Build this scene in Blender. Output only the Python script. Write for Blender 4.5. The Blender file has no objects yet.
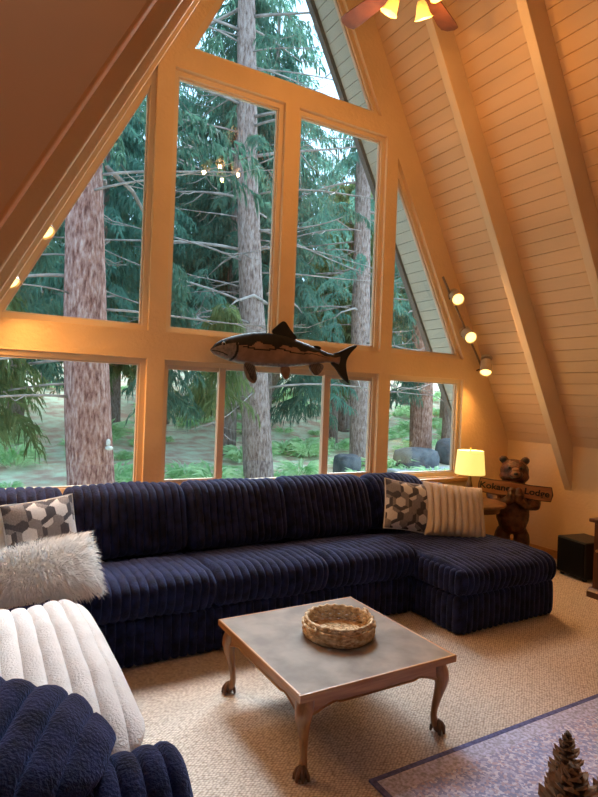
import bpy, bmesh, math, random
from mathutils import Vector, Matrix, noise
PI = math.pi
SC = bpy.context.scene
COL = SC.collection
random.seed(7)

# ------------------------------------------------------------------ materials
def mat(name, col, rough=0.6, metal=0.0, var=0.0, vscale=6.0, bump=0.0, bscale=40.0, sheen=0.0,
        col2=None, stretch=(1, 1, 1), detail=4.0, spec=0.5, sheen_tint=None, trans=0.0, coat=0.0):
    m = bpy.data.materials.new(name); m.use_nodes = True
    nt = m.node_tree; N = nt.nodes; L = nt.links
    b = N['Principled BSDF']
    b.inputs['Base Color'].default_value = (*col, 1)
    b.inputs['Roughness'].default_value = rough
    b.inputs['Metallic'].default_value = metal
    b.inputs['Specular IOR Level'].default_value = spec
    if coat: b.inputs['Coat Weight'].default_value = coat
    if sheen:
        b.inputs['Sheen Weight'].default_value = sheen
        b.inputs['Sheen Roughness'].default_value = 0.4
        if sheen_tint: b.inputs['Sheen Tint'].default_value = (*sheen_tint, 1)
    tc = N.new('ShaderNodeTexCoord'); mp = N.new('ShaderNodeMapping')
    mp.inputs['Scale'].default_value = stretch
    L.new(tc.outputs['Object'], mp.inputs['Vector'])
    if var or col2:
        n = N.new('ShaderNodeTexNoise'); n.inputs['Scale'].default_value = vscale
        n.inputs['Detail'].default_value = detail
        L.new(mp.outputs[0], n.inputs['Vector'])
        r = N.new('ShaderNodeValToRGB')
        c2 = col2 if col2 else tuple(min(1, c * (1 + var)) for c in col)
        c1 = col if col2 else tuple(c * (1 - var) for c in col)
        r.color_ramp.elements[0].color = (*c1, 1); r.color_ramp.elements[0].position = 0.36
        r.color_ramp.elements[1].color = (*c2, 1); r.color_ramp.elements[1].position = 0.64
        L.new(n.outputs['Fac'], r.inputs['Fac']); L.new(r.outputs['Color'], b.inputs['Base Color'])
    if bump:
        n2 = N.new('ShaderNodeTexNoise'); n2.inputs['Scale'].default_value = bscale
        n2.inputs['Detail'].default_value = 3
        L.new(mp.outputs[0], n2.inputs['Vector'])
        bp = N.new('ShaderNodeBump'); bp.inputs['Strength'].default_value = bump
        bp.inputs['Distance'].default_value = 0.02
        L.new(n2.outputs['Fac'], bp.inputs['Height']); L.new(bp.outputs[0], b.inputs['Normal'])
    return m

def emis(name, col, strength, base=(0.8, 0.8, 0.8)):
    m = mat(name, base, 0.5)
    b = m.node_tree.nodes['Principled BSDF']
    b.inputs['Emission Color'].default_value = (*col, 1)
    b.inputs['Emission Strength'].default_value = strength
    return m

def wood(name, c1, c2, scale=3.0, stretch=(1, 1, 1), rough=0.4, dist=4.0, coat=0.0):
    m = bpy.data.materials.new(name); m.use_nodes = True
    nt = m.node_tree; N = nt.nodes; L = nt.links; b = N['Principled BSDF']
    b.inputs['Roughness'].default_value = rough
    b.inputs['Coat Weight'].default_value = coat
    tc = N.new('ShaderNodeTexCoord'); mp = N.new('ShaderNodeMapping'); mp.inputs['Scale'].default_value = stretch
    L.new(tc.outputs['Object'], mp.inputs['Vector'])
    n = N.new('ShaderNodeTexNoise'); n.inputs['Scale'].default_value = scale
    n.inputs['Detail'].default_value = 6; n.inputs['Distortion'].default_value = dist * .1
    L.new(mp.outputs[0], n.inputs['Vector'])
    r = N.new('ShaderNodeValToRGB')
    r.color_ramp.elements[0].color = (*c1, 1); r.color_ramp.elements[0].position = .35
    r.color_ramp.elements[1].color = (*c2, 1); r.color_ramp.elements[1].position = .65
    L.new(n.outputs['Fac'], r.inputs['Fac']); L.new(r.outputs['Color'], b.inputs['Base Color'])
    return m

def glass_mat():
    m = bpy.data.materials.new('window_glass'); m.use_nodes = True
    nt = m.node_tree; N = nt.nodes; L = nt.links
    N.remove(N['Principled BSDF'])
    t = N.new('ShaderNodeBsdfTransparent'); t.inputs[0].default_value = (0.93, 0.97, 0.97, 1)
    g = N.new('ShaderNodeBsdfGlossy'); g.inputs['Roughness'].default_value = 0.0
    f = N.new('ShaderNodeFresnel'); f.inputs['IOR'].default_value = 1.5
    mx = N.new('ShaderNodeMixShader')
    ge = N.new('ShaderNodeNewGeometry'); ma = N.new('ShaderNodeMath'); ma.operation = 'MULTIPLY_ADD'
    ma.inputs[1].default_value = 1 / 1.5 - 1.5; ma.inputs[2].default_value = 1.5
    L.new(ge.outputs['Backfacing'], ma.inputs[0]); L.new(ma.outputs[0], f.inputs['IOR'])
    L.new(f.outputs[0], mx.inputs[0]); L.new(t.outputs[0], mx.inputs[1]); L.new(g.outputs[0], mx.inputs[2])
    L.new(mx.outputs[0], N['Material Output'].inputs[0])
    return m

def carpet_mat():
    m = mat('loop_carpet', (.5, .4, .31), .95, spec=.15)
    nt = m.node_tree; N = nt.nodes; L = nt.links; b = N['Principled BSDF']
    tc = N.new('ShaderNodeTexCoord'); mp = N.new('ShaderNodeMapping')
    mp.inputs['Rotation'].default_value = (0, 0, .72); mp.inputs['Scale'].default_value = (1, 1.5, 1)
    L.new(tc.outputs['Object'], mp.inputs[0])
    v = N.new('ShaderNodeTexVoronoi'); v.inputs['Scale'].default_value = 62; v.inputs['Randomness'].default_value = .42
    L.new(mp.outputs[0], v.inputs['Vector'])
    r = N.new('ShaderNodeValToRGB')
    r.color_ramp.elements[0].color = (.80, .71, .63, 1); r.color_ramp.elements[0].position = .2
    r.color_ramp.elements[1].color = (.36, .295, .24, 1); r.color_ramp.elements[1].position = .72
    L.new(v.outputs['Distance'], r.inputs[0])
    n = N.new('ShaderNodeTexNoise'); n.inputs['Scale'].default_value = 25
    L.new(tc.outputs['Object'], n.inputs['Vector'])
    mx = N.new('ShaderNodeMix'); mx.data_type = 'RGBA'; mx.blend_type = 'MULTIPLY'; mx.inputs[0].default_value = .35
    L.new(r.outputs[0], mx.inputs[6]); L.new(n.outputs['Color'], mx.inputs[7])
    L.new(r.outputs[0], b.inputs['Base Color'])
    bp = N.new('ShaderNodeBump'); bp.inputs['Strength'].default_value = .7; bp.inputs['Distance'].default_value = .008; bp.invert = True
    L.new(v.outputs['Distance'], bp.inputs['Height']); L.new(bp.outputs[0], b.inputs['Normal'])
    return m

def rug_mat():
    m = mat('rug_pile', (.3, .3, .5), .95, spec=.1)
    nt = m.node_tree; N = nt.nodes; L = nt.links; b = N['Principled BSDF']
    tc = N.new('ShaderNodeTexCoord')
    v = N.new('ShaderNodeTexVoronoi'); v.inputs['Scale'].default_value = 85
    L.new(tc.outputs['Object'], v.inputs['Vector'])
    s = N.new('ShaderNodeSeparateColor'); L.new(v.outputs['Color'], s.inputs[0])
    r = N.new('ShaderNodeValToRGB'); r.color_ramp.interpolation = 'CONSTANT'
    e = r.color_ramp.elements
    e[0].color = (.17, .20, .46, 1); e[0].position = 0
    e[1].color = (.50, .53, .74, 1); e[1].position = .3
    for p, c in ((.5, (.80, .80, .90)), (.68, (.52, .38, .46)), (.86, (.26, .28, .52))):
        x = e.new(p); x.color = (*c, 1)
    L.new(s.outputs[0], r.inputs[0])
    n = N.new('ShaderNodeTexNoise'); n.inputs['Scale'].default_value = 5; n.inputs['Detail'].default_value = 5
    L.new(tc.outputs['Object'], n.inputs['Vector'])
    r2 = N.new('ShaderNodeValToRGB')
    r2.color_ramp.elements[0].color = (.48, .53, .78, 1); r2.color_ramp.elements[0].position = .4
    r2.color_ramp.elements[1].color = (.62, .56, .70, 1); r2.color_ramp.elements[1].position = .6
    L.new(n.outputs['Fac'], r2.inputs[0])
    mx = N.new('ShaderNodeMix'); mx.data_type = 'RGBA'; mx.inputs[0].default_value = .42
    L.new(r.outputs[0], mx.inputs[6]); L.new(r2.outputs[0], mx.inputs[7]); L.new(mx.outputs[2], b.inputs['Base Color'])
    return m

def bark_mat(name, c1, c2, c3):
    m = mat(name, c1, .95, spec=.1)
    nt = m.node_tree; N = nt.nodes; L = nt.links; b = N['Principled BSDF']
    tc = N.new('ShaderNodeTexCoord'); mp = N.new('ShaderNodeMapping'); mp.inputs['Scale'].default_value = (1, 1, .28)
    L.new(tc.outputs['Object'], mp.inputs[0])
    n = N.new('ShaderNodeTexNoise'); n.inputs['Scale'].default_value = 24; n.inputs['Detail'].default_value = 6
    n.inputs['Roughness'].default_value = .65
    L.new(mp.outputs[0], n.inputs['Vector'])
    r = N.new('ShaderNodeValToRGB'); e = r.color_ramp.elements
    e[0].color = (*c1, 1); e[0].position = .36; e[1].color = (*c3, 1); e[1].position = .66
    x = e.new(.5); x.color = (*c2, 1)
    L.new(n.outputs['Fac'], r.inputs[0]); L.new(r.outputs[0], b.inputs['Base Color'])
    bp = N.new('ShaderNodeBump'); bp.inputs['Strength'].default_value = .9; bp.inputs['Distance'].default_value = .05
    L.new(n.outputs['Fac'], bp.inputs['Height']); L.new(bp.outputs[0], b.inputs['Normal'])
    return m

M = {}
M['paint'] = mat('cream_wall_paint', (.74, .52, .29), .75, var=.03, vscale=3, bump=.25, bscale=35)
M['board'] = mat('cream_ceiling_boards', (.70, .47, .27), .6, var=.06, vscale=1.2, stretch=(.4, .4, 3))
M['beam'] = mat('cream_beam_paint', (.72, .54, .34), .6, var=.04, vscale=2, bump=.08, bscale=60)
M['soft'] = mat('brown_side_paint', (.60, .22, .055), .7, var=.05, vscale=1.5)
M['frame'] = mat('window_frame_paint', (.72, .54, .35), .5)
M['sash'] = mat('almond_sash', (.62, .48, .36), .45)
M['sill'] = wood('oak_sill', (.42, .2, .07), (.56, .3, .11), 4, (.3, 3, 3), .45)
M['glass'] = glass_mat()
M['carpet'] = carpet_mat()
M['rug'] = rug_mat()
M['rug_edge'] = mat('rug_edge_band', (.13, .14, .3), .95, var=.25, vscale=60, spec=.1)
M['rug_pale'] = mat('rug_pale_band', (.50, .50, .68), .95, var=.3, vscale=70, spec=.1)
M['navy'] = mat('navy_plush', (.009, .0125, .047), .85, var=.6, vscale=16, bump=.45, bscale=120, sheen=.35, spec=.15, sheen_tint=(.35, .45, 1))
M['white_plush'] = mat('white_plush', (.82, .82, .84), .9, var=.05, vscale=12, bump=.5, bscale=130, sheen=.3, spec=.1)
M['cream_plush'] = mat('cream_plush', (.70, .60, .49), .9, var=.05, vscale=12, bump=.5, bscale=130, sheen=.3, spec=.1)
M['fur'] = mat('white_fur', (.86, .85, .84), .8, var=.06, vscale=20, spec=.15)
M['sherpa'] = mat('sherpa', (.74, .71, .68), .95, var=.05, vscale=40, bump=1, bscale=90, spec=.1)
M['hexA'] = mat('weave_light', (.66, .66, .67), .9, var=.12, vscale=200, spec=.1)
M['hexB'] = mat('weave_mid', (.26, .25, .26), .9, var=.25, vscale=200, spec=.1)
M['hexC'] = mat('weave_dark', (.09, .09, .105), .9, var=.25, vscale=200, spec=.1)
M['oak'] = wood('golden_oak', (.30, .115, .035), (.47, .22, .075), 6, (1, 1, 1), .35, coat=.2)
M['oak_x'] = wood('golden_oak_long_x', (.30, .115, .035), (.50, .235, .08), 5, (.6, 9, 9), .35, coat=.2)
M['oak_y'] = wood('golden_oak_long_y', (.30, .115, .035), (.50, .235, .08), 5, (9, .6, 9), .35, coat=.2)
M['oak_leg'] = wood('oak_leg', (.22, .085, .03), (.40, .18, .065), 6, (6, 6, 1), .35, coat=.2)
M['claw'] = wood('dark_claw', (.08, .032, .014), (.17, .075, .03), 20, (1, 1, 1), .45)
M['slate'] = mat('grey_brown_top', (.15, .112, .09), .62, spec=.3, col2=(.235, .185, .15), vscale=7, detail=8, bump=.06, bscale=30)
M['straw'] = mat('woven_straw', (.42, .26, .13), .8, col2=(.78, .62, .42), vscale=28, bump=.7, bscale=70, spec=.2)
M['walnut'] = wood('dark_walnut', (.06, .022, .010), (.13, .048, .02), 5, (4, 4, .8), .4, coat=.2)
M['blade'] = wood('blade_wood', (.09, .022, .008), (.2, .06, .02), 7, (1, 1, 1), .35, coat=.2)
M['bearwood'] = mat('carved_bear_wood', (.035, .013, .007), .38, col2=(.13, .046, .02), vscale=14, bump=.5, bscale=60, spec=.4)
M['muzzle'] = mat('pale_muzzle_wood', (.24, .11, .05), .5, var=.3, vscale=30)
M['signwood'] = wood('sign_wood', (.34, .13, .05), (.5, .22, .09), 6, (1, 4, 5), .5)
M['dark'] = mat('dark_paint', (.012, .010, .010), .5)
M['black'] = mat('black_vinyl', (.008, .008, .009), .45, bump=.1, bscale=200)
M['grille'] = mat('black_cloth', (.006, .006, .006), .95, spec=.1)
M['bronze'] = mat('bronze_metal', (.08, .05, .03), .35, .8)
M['brass'] = mat('brass', (.55, .36, .13), .3, .9)
M['railm'] = mat('rail_enamel', (.16, .10, .05), .5)
M['spotbody'] = mat('spot_enamel', (.55, .42, .26), .4)
M['shade'] = emis('lamp_shade_linen', (1.0, .80, .19), 1.0, (.8, .75, .5))
M['tulip'] = emis('tulip_glass', (1.0, .56, .10), 1.0, (.45, .32, .10))
M['bulb'] = emis('warm_bulb', (1.0, .62, .18), 3.2)
M['ironblk'] = mat('fish_dark_metal', (.011, .010, .0095), .6, spec=.2, var=.3, vscale=14)
M['fishbrown'] = mat('fish_brown_metal', (.15, .085, .055), .5, col2=(.25, .15, .10), vscale=9, metal=.2)
M['fishgrey'] = mat('fish_grey_metal', (.16, .13, .115), .5, var=.3, vscale=40, metal=.2)
M['bark1'] = bark_mat('cedar_bark', (.12, .05, .043), (.30, .165, .14), (.45, .33, .30))
M['bark2'] = bark_mat('fir_bark', (.12, .08, .07), (.27, .20, .175), (.38, .31, .28))
M['barkr'] = bark_mat('ruddy_bark', (.10, .045, .03), (.28, .15, .11), (.42, .30, .25))
M['twig'] = mat('grey_twig', (.24, .21, .19), .9, var=.3, vscale=5, spec=.1)
M['leafA'] = mat('needles_dark', (.035, .095, .065), .7, col2=(.10, .20, .135), vscale=1.6, spec=.2)
M['leafB'] = mat('needles_teal', (.06, .16, .12), .7, col2=(.14, .31, .235), vscale=1.2, spec=.2)
M['leafC'] = mat('needles_yellow_green', (.075, .12, .045), .7, col2=(.19, .25, .10), vscale=1.5, spec=.2)
M['fern'] = mat('fern_green', (.34, .60, .28), .7, col2=(.66, .84, .52), vscale=3, spec=.2)
M['ground'] = mat('forest_floor', (.52, .33, .25), .95, col2=(.62, .68, .48), vscale=2.2, detail=8, bump=.5, bscale=4, spec=.05)
M['soffit'] = mat('grey_soffit', (.34, .33, .29), .7, var=.04, vscale=2)
M['fascia'] = mat('dark_fascia', (.10, .09, .085), .8)
M['stone'] = mat('grey_stone', (.05, .055, .062), .8, col2=(.12, .13, .14), vscale=4, bump=.4, bscale=12)
M['slab'] = mat('pale_slab', (.36, .37, .37), .8, var=.1, vscale=3)
M['conewood'] = mat('cone_scale', (.055, .028, .016), .55, col2=(.12, .062, .035), vscale=60)
M['conetip'] = mat('cone_scale_tip', (.27, .145, .075), .6, var=.2, vscale=80)
def translucent(m, k=.5):
    nt = m.node_tree; N = nt.nodes; L = nt.links; b = N['Principled BSDF']
    t = N.new('ShaderNodeBsdfTranslucent'); mx = N.new('ShaderNodeMixShader'); mx.inputs[0].default_value = k
    src = b.inputs['Base Color'].links[0].from_socket; L.new(src, t.inputs[0])
    L.new(b.outputs[0], mx.inputs[1]); L.new(t.outputs[0], mx.inputs[2]); L.new(mx.outputs[0], N['Material Output'].inputs[0])
for k in ('leafA', 'leafB', 'leafC', 'fern'): translucent(M[k])
M['fungus'] = mat('pale_fungus', (.5, .52, .47), .8, var=.15, vscale=30)

# ------------------------------------------------------------------ mesh helpers
class MB:
    def __init__(s): s.v = []; s.f = []; s.m = []
    def add(s, vs, fs, mi=0):
        o = len(s.v); s.v += [tuple(v) for v in vs]
        s.f += [tuple(i + o for i in f) for f in fs]; s.m += [mi] * len(fs)
    def box(s, x0, x1, y0, y1, z0, z1, mi=0):
        s.add([(x0, y0, z0), (x1, y0, z0), (x1, y1, z0), (x0, y1, z0), (x0, y0, z1), (x1, y0, z1), (x1, y1, z1), (x0, y1, z1)],
              [(3, 2, 1, 0), (4, 5, 6, 7), (0, 1, 5, 4), (1, 2, 6, 5), (2, 3, 7, 6), (3, 0, 4, 7)], mi)
    def prism(s, poly, axis, a, b, mi=0):
        # poly of 2D points; axis 'y': poly is (x,z); 'x': (y,z); 'z': (x,y)
        n = len(poly)
        def P(p, t): return {'y': (p[0], t, p[1]), 'x': (t, p[0], p[1]), 'z': (p[0], p[1], t)}[axis]
        vs = [P(p, a) for p in poly] + [P(p, b) for p in poly]
        fs = [tuple(range(n)), tuple(range(2 * n - 1, n - 1, -1))]
        fs += [(i, i + n, (i + 1) % n + n, (i + 1) % n) for i in range(n)]
        s.add(vs, fs, mi)
    def tube(s, pts, rad, n=8, mi=0, cap=True):
        pts = [Vector(p) for p in pts]
        if not isinstance(rad, (list, tuple)): rad = [rad] * len(pts)
        t0 = (pts[1] - pts[0]).normalized()
        u = t0.orthogonal().normalized(); vs = []
        for i, p in enumerate(pts):
            t = (pts[min(i + 1, len(pts) - 1)] - pts[max(i - 1, 0)]).normalized()
            u = (u - t * u.dot(t)).normalized(); w = t.cross(u)
            for k in range(n):
                a = 2 * PI * k / n
                vs.append(p + (u * math.cos(a) + w * math.sin(a)) * rad[i])
        fs = []
        for i in range(len(pts) - 1):
            for k in range(n):
                fs.append((i * n + k, i * n + (k + 1) % n, (i + 1) * n + (k + 1) % n, (i + 1) * n + k))
        if cap:
            fs.append(tuple(range(n - 1, -1, -1))); fs.append(tuple(range((len(pts) - 1) * n, len(pts) * n)))
        s.add(vs, fs, mi)
    def lathe(s, prof, n=24, c=(0, 0, 0), mi=0, axis=None):
        vs = []
        R = Matrix.Identity(3)
        if axis: R = Vector((0, 0, 1)).rotation_difference(Vector(axis)).to_matrix()
        for r, z in prof:
            for k in range(n):
                a = 2 * PI * k / n
                vs.append(R @ Vector((r * math.cos(a), r * math.sin(a), z)) + Vector(c))
        fs = [(i * n + k, i * n + (k + 1) % n, (i + 1) * n + (k + 1) % n, (i + 1) * n + k) for i in range(len(prof) - 1) for k in range(n)]
        if prof[0][0] > 1e-6: fs.append(tuple(range(n - 1, -1, -1)))
        if prof[-1][0] > 1e-6: fs.append(tuple(range((len(prof) - 1) * n, len(prof) * n)))
        s.add(vs, fs, mi)
    def ell(s, c, r, n=16, mi=0, rot=None):
        vs = []; R = rot if rot else Matrix.Identity(3); h = n // 2
        for i in range(h + 1):
            t = PI * i / h
            for k in range(n):
                a = 2 * PI * k / n
                p = R @ Vector((r[0] * math.sin(t) * math.cos(a), r[1] * math.sin(t) * math.sin(a), -r[2] * math.cos(t)))
                vs.append(p + Vector(c))
        fs = [(i * n + k, i * n + (k + 1) % n, (i + 1) * n + (k + 1) % n, (i + 1) * n + k) for i in range(h) for k in range(n)]
        s.add(vs, fs, mi)
    def build(s, name, mats, parent=None, smooth=35, bevel=0, loc=None, rot=None, merge=False):
        me = bpy.data.meshes.new(name); me.from_pydata(s.v, [], s.f)
        if not isinstance(mats, (list, tuple)): mats = [mats]
        for m in mats: me.materials.append(m)
        if len(mats) > 1: me.polygons.foreach_set('material_index', s.m)
        if merge or bevel:
            bm = bmesh.new(); bm.from_mesh(me)
            bmesh.ops.remove_doubles(bm, verts=bm.verts, dist=1e-5)
            bmesh.ops.recalc_face_normals(bm, faces=bm.faces)
            bm.to_mesh(me); bm.free()
        if smooth:
            me.shade_smooth()
            if smooth < 180: me.set_sharp_from_angle(angle=math.radians(smooth))
        me.update()
        o = bpy.data.objects.new(name, me); COL.objects.link(o)
        if loc is not None: o.location = loc
        if rot is not None: o.rotation_euler = rot
        if parent: o.parent = parent
        if bevel:
            bv = o.modifiers.new('bevel', 'BEVEL'); bv.width = bevel; bv.segments = 2; bv.limit_method = 'ANGLE'
        return o

def tag(o, label=None, cat=None, group=None, kind=None):
    if label: o['label'] = label
    if cat: o['category'] = cat
    if group: o['group'] = group
    if kind: o['kind'] = kind
    return o
def thing(name, label, cat, loc=(0, 0, 0), rot=(0, 0, 0), group=None):
    o = bpy.data.objects.new(name, None); COL.objects.link(o); o.empty_display_size = .1
    o.location = loc; o.rotation_euler = rot
    return tag(o, label, cat, group)
def struct(o): o['kind'] = 'structure'; return o
def copy_tree(o, parent=None):
    c = o.copy(); COL.objects.link(c)
    if parent: c.parent = parent
    for ch in list(o.children): copy_tree(ch, c)
    return c

def chaikin(poly, it=3):
    for _ in range(it):
        out = []
        for i in range(len(poly)):
            a, b = poly[i], poly[(i + 1) % len(poly)]
            out.append((a[0] * .75 + b[0] * .25, a[1] * .75 + b[1] * .25))
            out.append((a[0] * .25 + b[0] * .75, a[1] * .25 + b[1] * .75))
        poly = out
    return poly
def resample(poly, n):
    L = [0]
    for i in range(len(poly)):
        a, b = poly[i], poly[(i + 1) % len(poly)]; L.append(L[-1] + math.hypot(b[0] - a[0], b[1] - a[1]))
    out = []; j = 0
    for k in range(n):
        t = L[-1] * k / n
        while L[j + 1] < t: j += 1
        a, b = poly[j], poly[(j + 1) % len(poly)]; f = (t - L[j]) / max(1e-9, L[j + 1] - L[j])
        out.append((a[0] + (b[0] - a[0]) * f, a[1] + (b[1] - a[1]) * f))
    return out
def ribbed(mb, poly, frame, s0, s1, pitch=.054, amp=.017, endr=.06, n=64, wob=.006, seed=0, it=3, mi=0, taper=None, bend=None):
    """loops of the closed 2D profile `poly` swept from s0 to s1; frame(s,a,b)->xyz; scalloped ribs"""
    pts = resample(chaikin(poly, it), n)
    area = sum(pts[i][0] * pts[(i + 1) % n][1] - pts[(i + 1) % n][0] * pts[i][1] for i in range(n))
    sg = 1 if area > 0 else -1
    cx = sum(p[0] for p in pts) / n; cy = sum(p[1] for p in pts) / n
    ha = max(abs(p[0] - cx) for p in pts); hb = max(abs(p[1] - cy) for p in pts)
    nr = []
    for i in range(n):
        a, b = pts[i - 1], pts[(i + 1) % n]; d = (b[0] - a[0], b[1] - a[1]); l = math.hypot(*d)
        nr.append((sg * d[1] / l, -sg * d[0] / l))
    L = s1 - s0; nrib = max(2, round(L / pitch)); pt = L / nrib
    ss = []
    for r in range(nrib):
        for f in (0, .1, .28, .5, .72, .9): ss.append(((r + f) * pt, f))
    ss.append((L, 0))
    vs = []
    for s, f in ss:
        d = min(s, L - s); ins = 0
        if d < endr: ins = endr * (1 - math.sqrt(max(0, 1 - ((endr - d) / endr) ** 2)))
        rib = math.sqrt(max(0, 1 - (2 * f - 1) ** 2)) - 1
        sc = 1.0
        if taper: sc = taper(s / L)
        for i, (p, q) in enumerate(pts):
            w = wob * noise.noise(Vector((s * 5 + seed * 7.3, p * 6, q * 6)))
            o = (amp * rib + w) * (1 - .8 * ins / endr)
            a = cx + (p + nr[i][0] * o - cx) * sc * (1 - ins / max(ha, 1.05 * endr)); b = cy + (q + nr[i][1] * o - cy) * sc * (1 - ins / max(hb, 1.05 * endr))
            vs.append(frame(s0 + s, a, b))
    k = len(ss); fs = []
    for i in range(k - 1):
        for j in range(n):
            fs.append((i * n + j, i * n + (j + 1) % n, (i + 1) * n + (j + 1) % n, (i + 1) * n + j))
    fs.append(tuple(range(n - 1, -1, -1))); fs.append(tuple(range((k - 1) * n, k * n)))
    mb.add(vs, fs, mi)

FX = lambda s, a, b: (s, a, b)      # swept along X, profile in (Y,Z)
FY = lambda s, a, b: (a, s, b)      # swept along Y, profile in (X,Z)
def rect(a0, a1, b0, b1): return [(a0, b0), (a1, b0), (a1, b1), (a0, b1)]
def rrect(a0, a1, b0, b1, k=.2):
    # rectangle with extra control points so that Chaikin rounds only the corners
    da, db = (a1 - a0) * k, (b1 - b0) * k; d = min(da, db)
    return [(a0 + d, b0), (a1 - d, b0), (a1, b0 + d), (a1, b1 - d), (a1 - d, b1), (a0 + d, b1), (a0, b1 - d), (a0, b0 + d)]

# ------------------------------------------------------------------ room dimensions
S = 1.93; XR = 5.44; XC = 2.437; XL = 2 * XC - XR; YW = 4.53; ZK = 1.20
ZT = ZK + (XR - XC) * S; YB = -3.2; DEP = .216
NRM = math.hypot(S, 1)
def zr(x): return ZK + (XR - x) * S
def xr(z): return XR - (z - ZK) / S
def xl(z): return XL + (z - ZK) / S

# floor
b = MB(); b.box(-2.3, XR + .1, YB - .1, YW + .05, -.1, 0); struct(b.build('floor', M['carpet'], smooth=0))
# knee walls
b = MB(); b.box(XR, XR + .12, YB, YW + .15, 0, ZK + .02); struct(b.build('wall_right', M['paint'], smooth=0))
b = MB(); b.box(XL - .12, XL, 1.24, YW + .15, 0, ZK + .02)
b.box(-2.3, -2.2, YB, 1.24, 0, 2.7)
b.box(-2.2, -.1, YB, 1.16, 2.7, 2.8)
struct(b.build('wall_left', M['paint'], smooth=0))
b = MB(); b.box(XR - .018, XR, YB, YW - .001, 0.0, .085); struct(b.build('baseboard_right', M['sill'], smooth=0))
# seam trims at the foot of the boards
# board ceilings, one mesh per slope, V grooves between boards
def slope_boards(name, side, y0, y1, m, off=0.0, zlo=ZK, zhi=ZT):
    b = MB(); pitch = .1195; g = .0045
    Lt = (zhi - zlo) * NRM / S
    ux, uz = -1 / NRM, S / NRM          # up the right slope
    nx, nz = S / NRM, 1 / NRM           # outward normal of right slope
    x0 = xr(zlo) + nx * off; z0 = zlo + nz * off
    t = 0
    def P(t, d, y):
        x = x0 + ux * t + nx * d; z = z0 + uz * t + nz * d
        if side < 0: x = 2 * XC - x
        return (x, y, z)
    while t < Lt:
        t2 = min(t + pitch, Lt)
        prof = [(t, .009), (t + g, 0), (t2 - g, 0), (t2, .009)]
        for i in range(3):
            (a, da), (c, dc) = prof[i], prof[i + 1]
            f = (0, 1, 2, 3) if side > 0 else (3, 2, 1, 0)
            b.add([P(a, da, y0), P(c, dc, y0), P(c, dc, y1), P(a, da, y1)], [f])
        t = t2
    # solid backing
    q = [P(0, .012, y0), P(Lt, .012, y0), P(Lt, .012, y1), P(0, .012, y1), P(0, .16, y0), P(Lt, .16, y0), P(Lt, .16, y1), P(0, .16, y1)]
    b.add(q, [(0, 1, 2, 3), (7, 6, 5, 4), (0, 4, 5, 1), (1, 5, 6, 2), (2, 6, 7, 3), (3, 7, 4, 0)])
    return b.build(name, m, smooth=0)
struct(slope_boards('ceiling', 1, YB, YW + .12, M['board']))
struct(slope_boards('ceiling', -1, 1.16, YW + .12, M['board']))
struct(slope_boards('ceiling', -1, YB, 1.16, M['board'], zlo=2.75))
# beams: pairs of rafters
def beam(yc, side, depth=DEP, wdt=.082, m='beam'):
    dz = depth * NRM
    poly = [(XR + .005, ZK), (XC, ZT), (XC, ZT - dz), (XR + .005, ZK - dz)]
    if side < 0: poly = [(2 * XC - x, z) for x, z in poly][::-1]
    b = MB(); b.prism(poly, 'y', yc - wdt / 2, yc + wdt / 2)
    return b
tn = 1
for i, yc in enumerate((3.741, 2.896, 2.046, 1.2, .35, -.5, -1.35, -2.2)):
    for side in (1, -1):
        if side < 0 and yc < 1.3: continue
        o = beam(yc, side).build('trim_%d' % tn, M['beam'], smooth=0, bevel=.006); tn += 1
        struct(o)
# smooth dormer cheek on the left, flush with the rafter edge
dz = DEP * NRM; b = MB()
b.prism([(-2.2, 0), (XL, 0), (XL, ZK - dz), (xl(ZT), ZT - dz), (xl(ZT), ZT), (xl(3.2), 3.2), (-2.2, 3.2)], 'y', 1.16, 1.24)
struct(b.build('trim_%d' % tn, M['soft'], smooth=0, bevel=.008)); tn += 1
# ridge board
b = MB(); b.box(XC - .06, XC + .06, YB, YW, ZT - .5, ZT - .02); struct(b.build('trim_%d' % tn, M['beam'], smooth=0)); tn += 1

# ---- gable wall with window openings
Y0, Y1 = YW, YW + .14
ZS, ZB, ZM, ZU, ZV = .81, 1.87, 2.09, 4.235, 4.415    # sill, beam bottom/top, upper beam bottom/top
def mir(poly): return [(2 * XC - x, z) for x, z in poly][::-1]
b = MB()
b.prism([(XL, 0), (XR, 0), (XR, ZS), (XL, ZS)], 'y', Y0, Y1)
WLO = 4.685                                           # right edge of the lower right window
p = [(WLO, ZS), (XR, ZS), (XR, ZK), (xr(ZB), ZB), (WLO, ZB)]
b.prism(p, 'y', Y0, Y1); b.prism([(x - (.085 if 0 < x < 1 else 0), z) for x, z in mir(p)], 'y', Y0, Y1)
for x0, x1 in ((1.21, 1.35), (3.524, 3.664)): b.prism([(x0, ZS), (x1, ZS), (x1, ZB), (x0, ZB)], 'y', Y0, Y1)
b.prism([(xl(ZB), ZB), (xr(ZB), ZB), (xr(ZM), ZM), (xl(ZM), ZM)], 'y', Y0, Y1)
for x0, x1 in ((1.21, 1.35), (2.367, 2.507), (3.524, 3.664)): b.prism([(x0, ZM), (x1, ZM), (x1, ZU), (x0, ZU)], 'y', Y0, Y1)
zap = ZM + (WLO - 3.664) * S
p = [(WLO, ZM), (xr(ZM), ZM), (xr(ZU), ZU), (3.664, ZU), (3.664, zap)]
b.prism(p, 'y', Y0, Y1); p = mir(p)
p = [(x - (.085 if .1 < x < .3 else 0), z + (.16 if abs(x - 1.21) < .01 and z < zap + .01 and z > 3.5 else 0)) for x, z in p]
b.prism(p, 'y', Y0, Y1)
b.prism([(xl(ZU), ZU), (xr(ZU), ZU), (xr(ZV), ZV), (xl(ZV), ZV)], 'y', Y0, Y1)
HT = 1.0; zt2 = ZV + HT * 2.0
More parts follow.
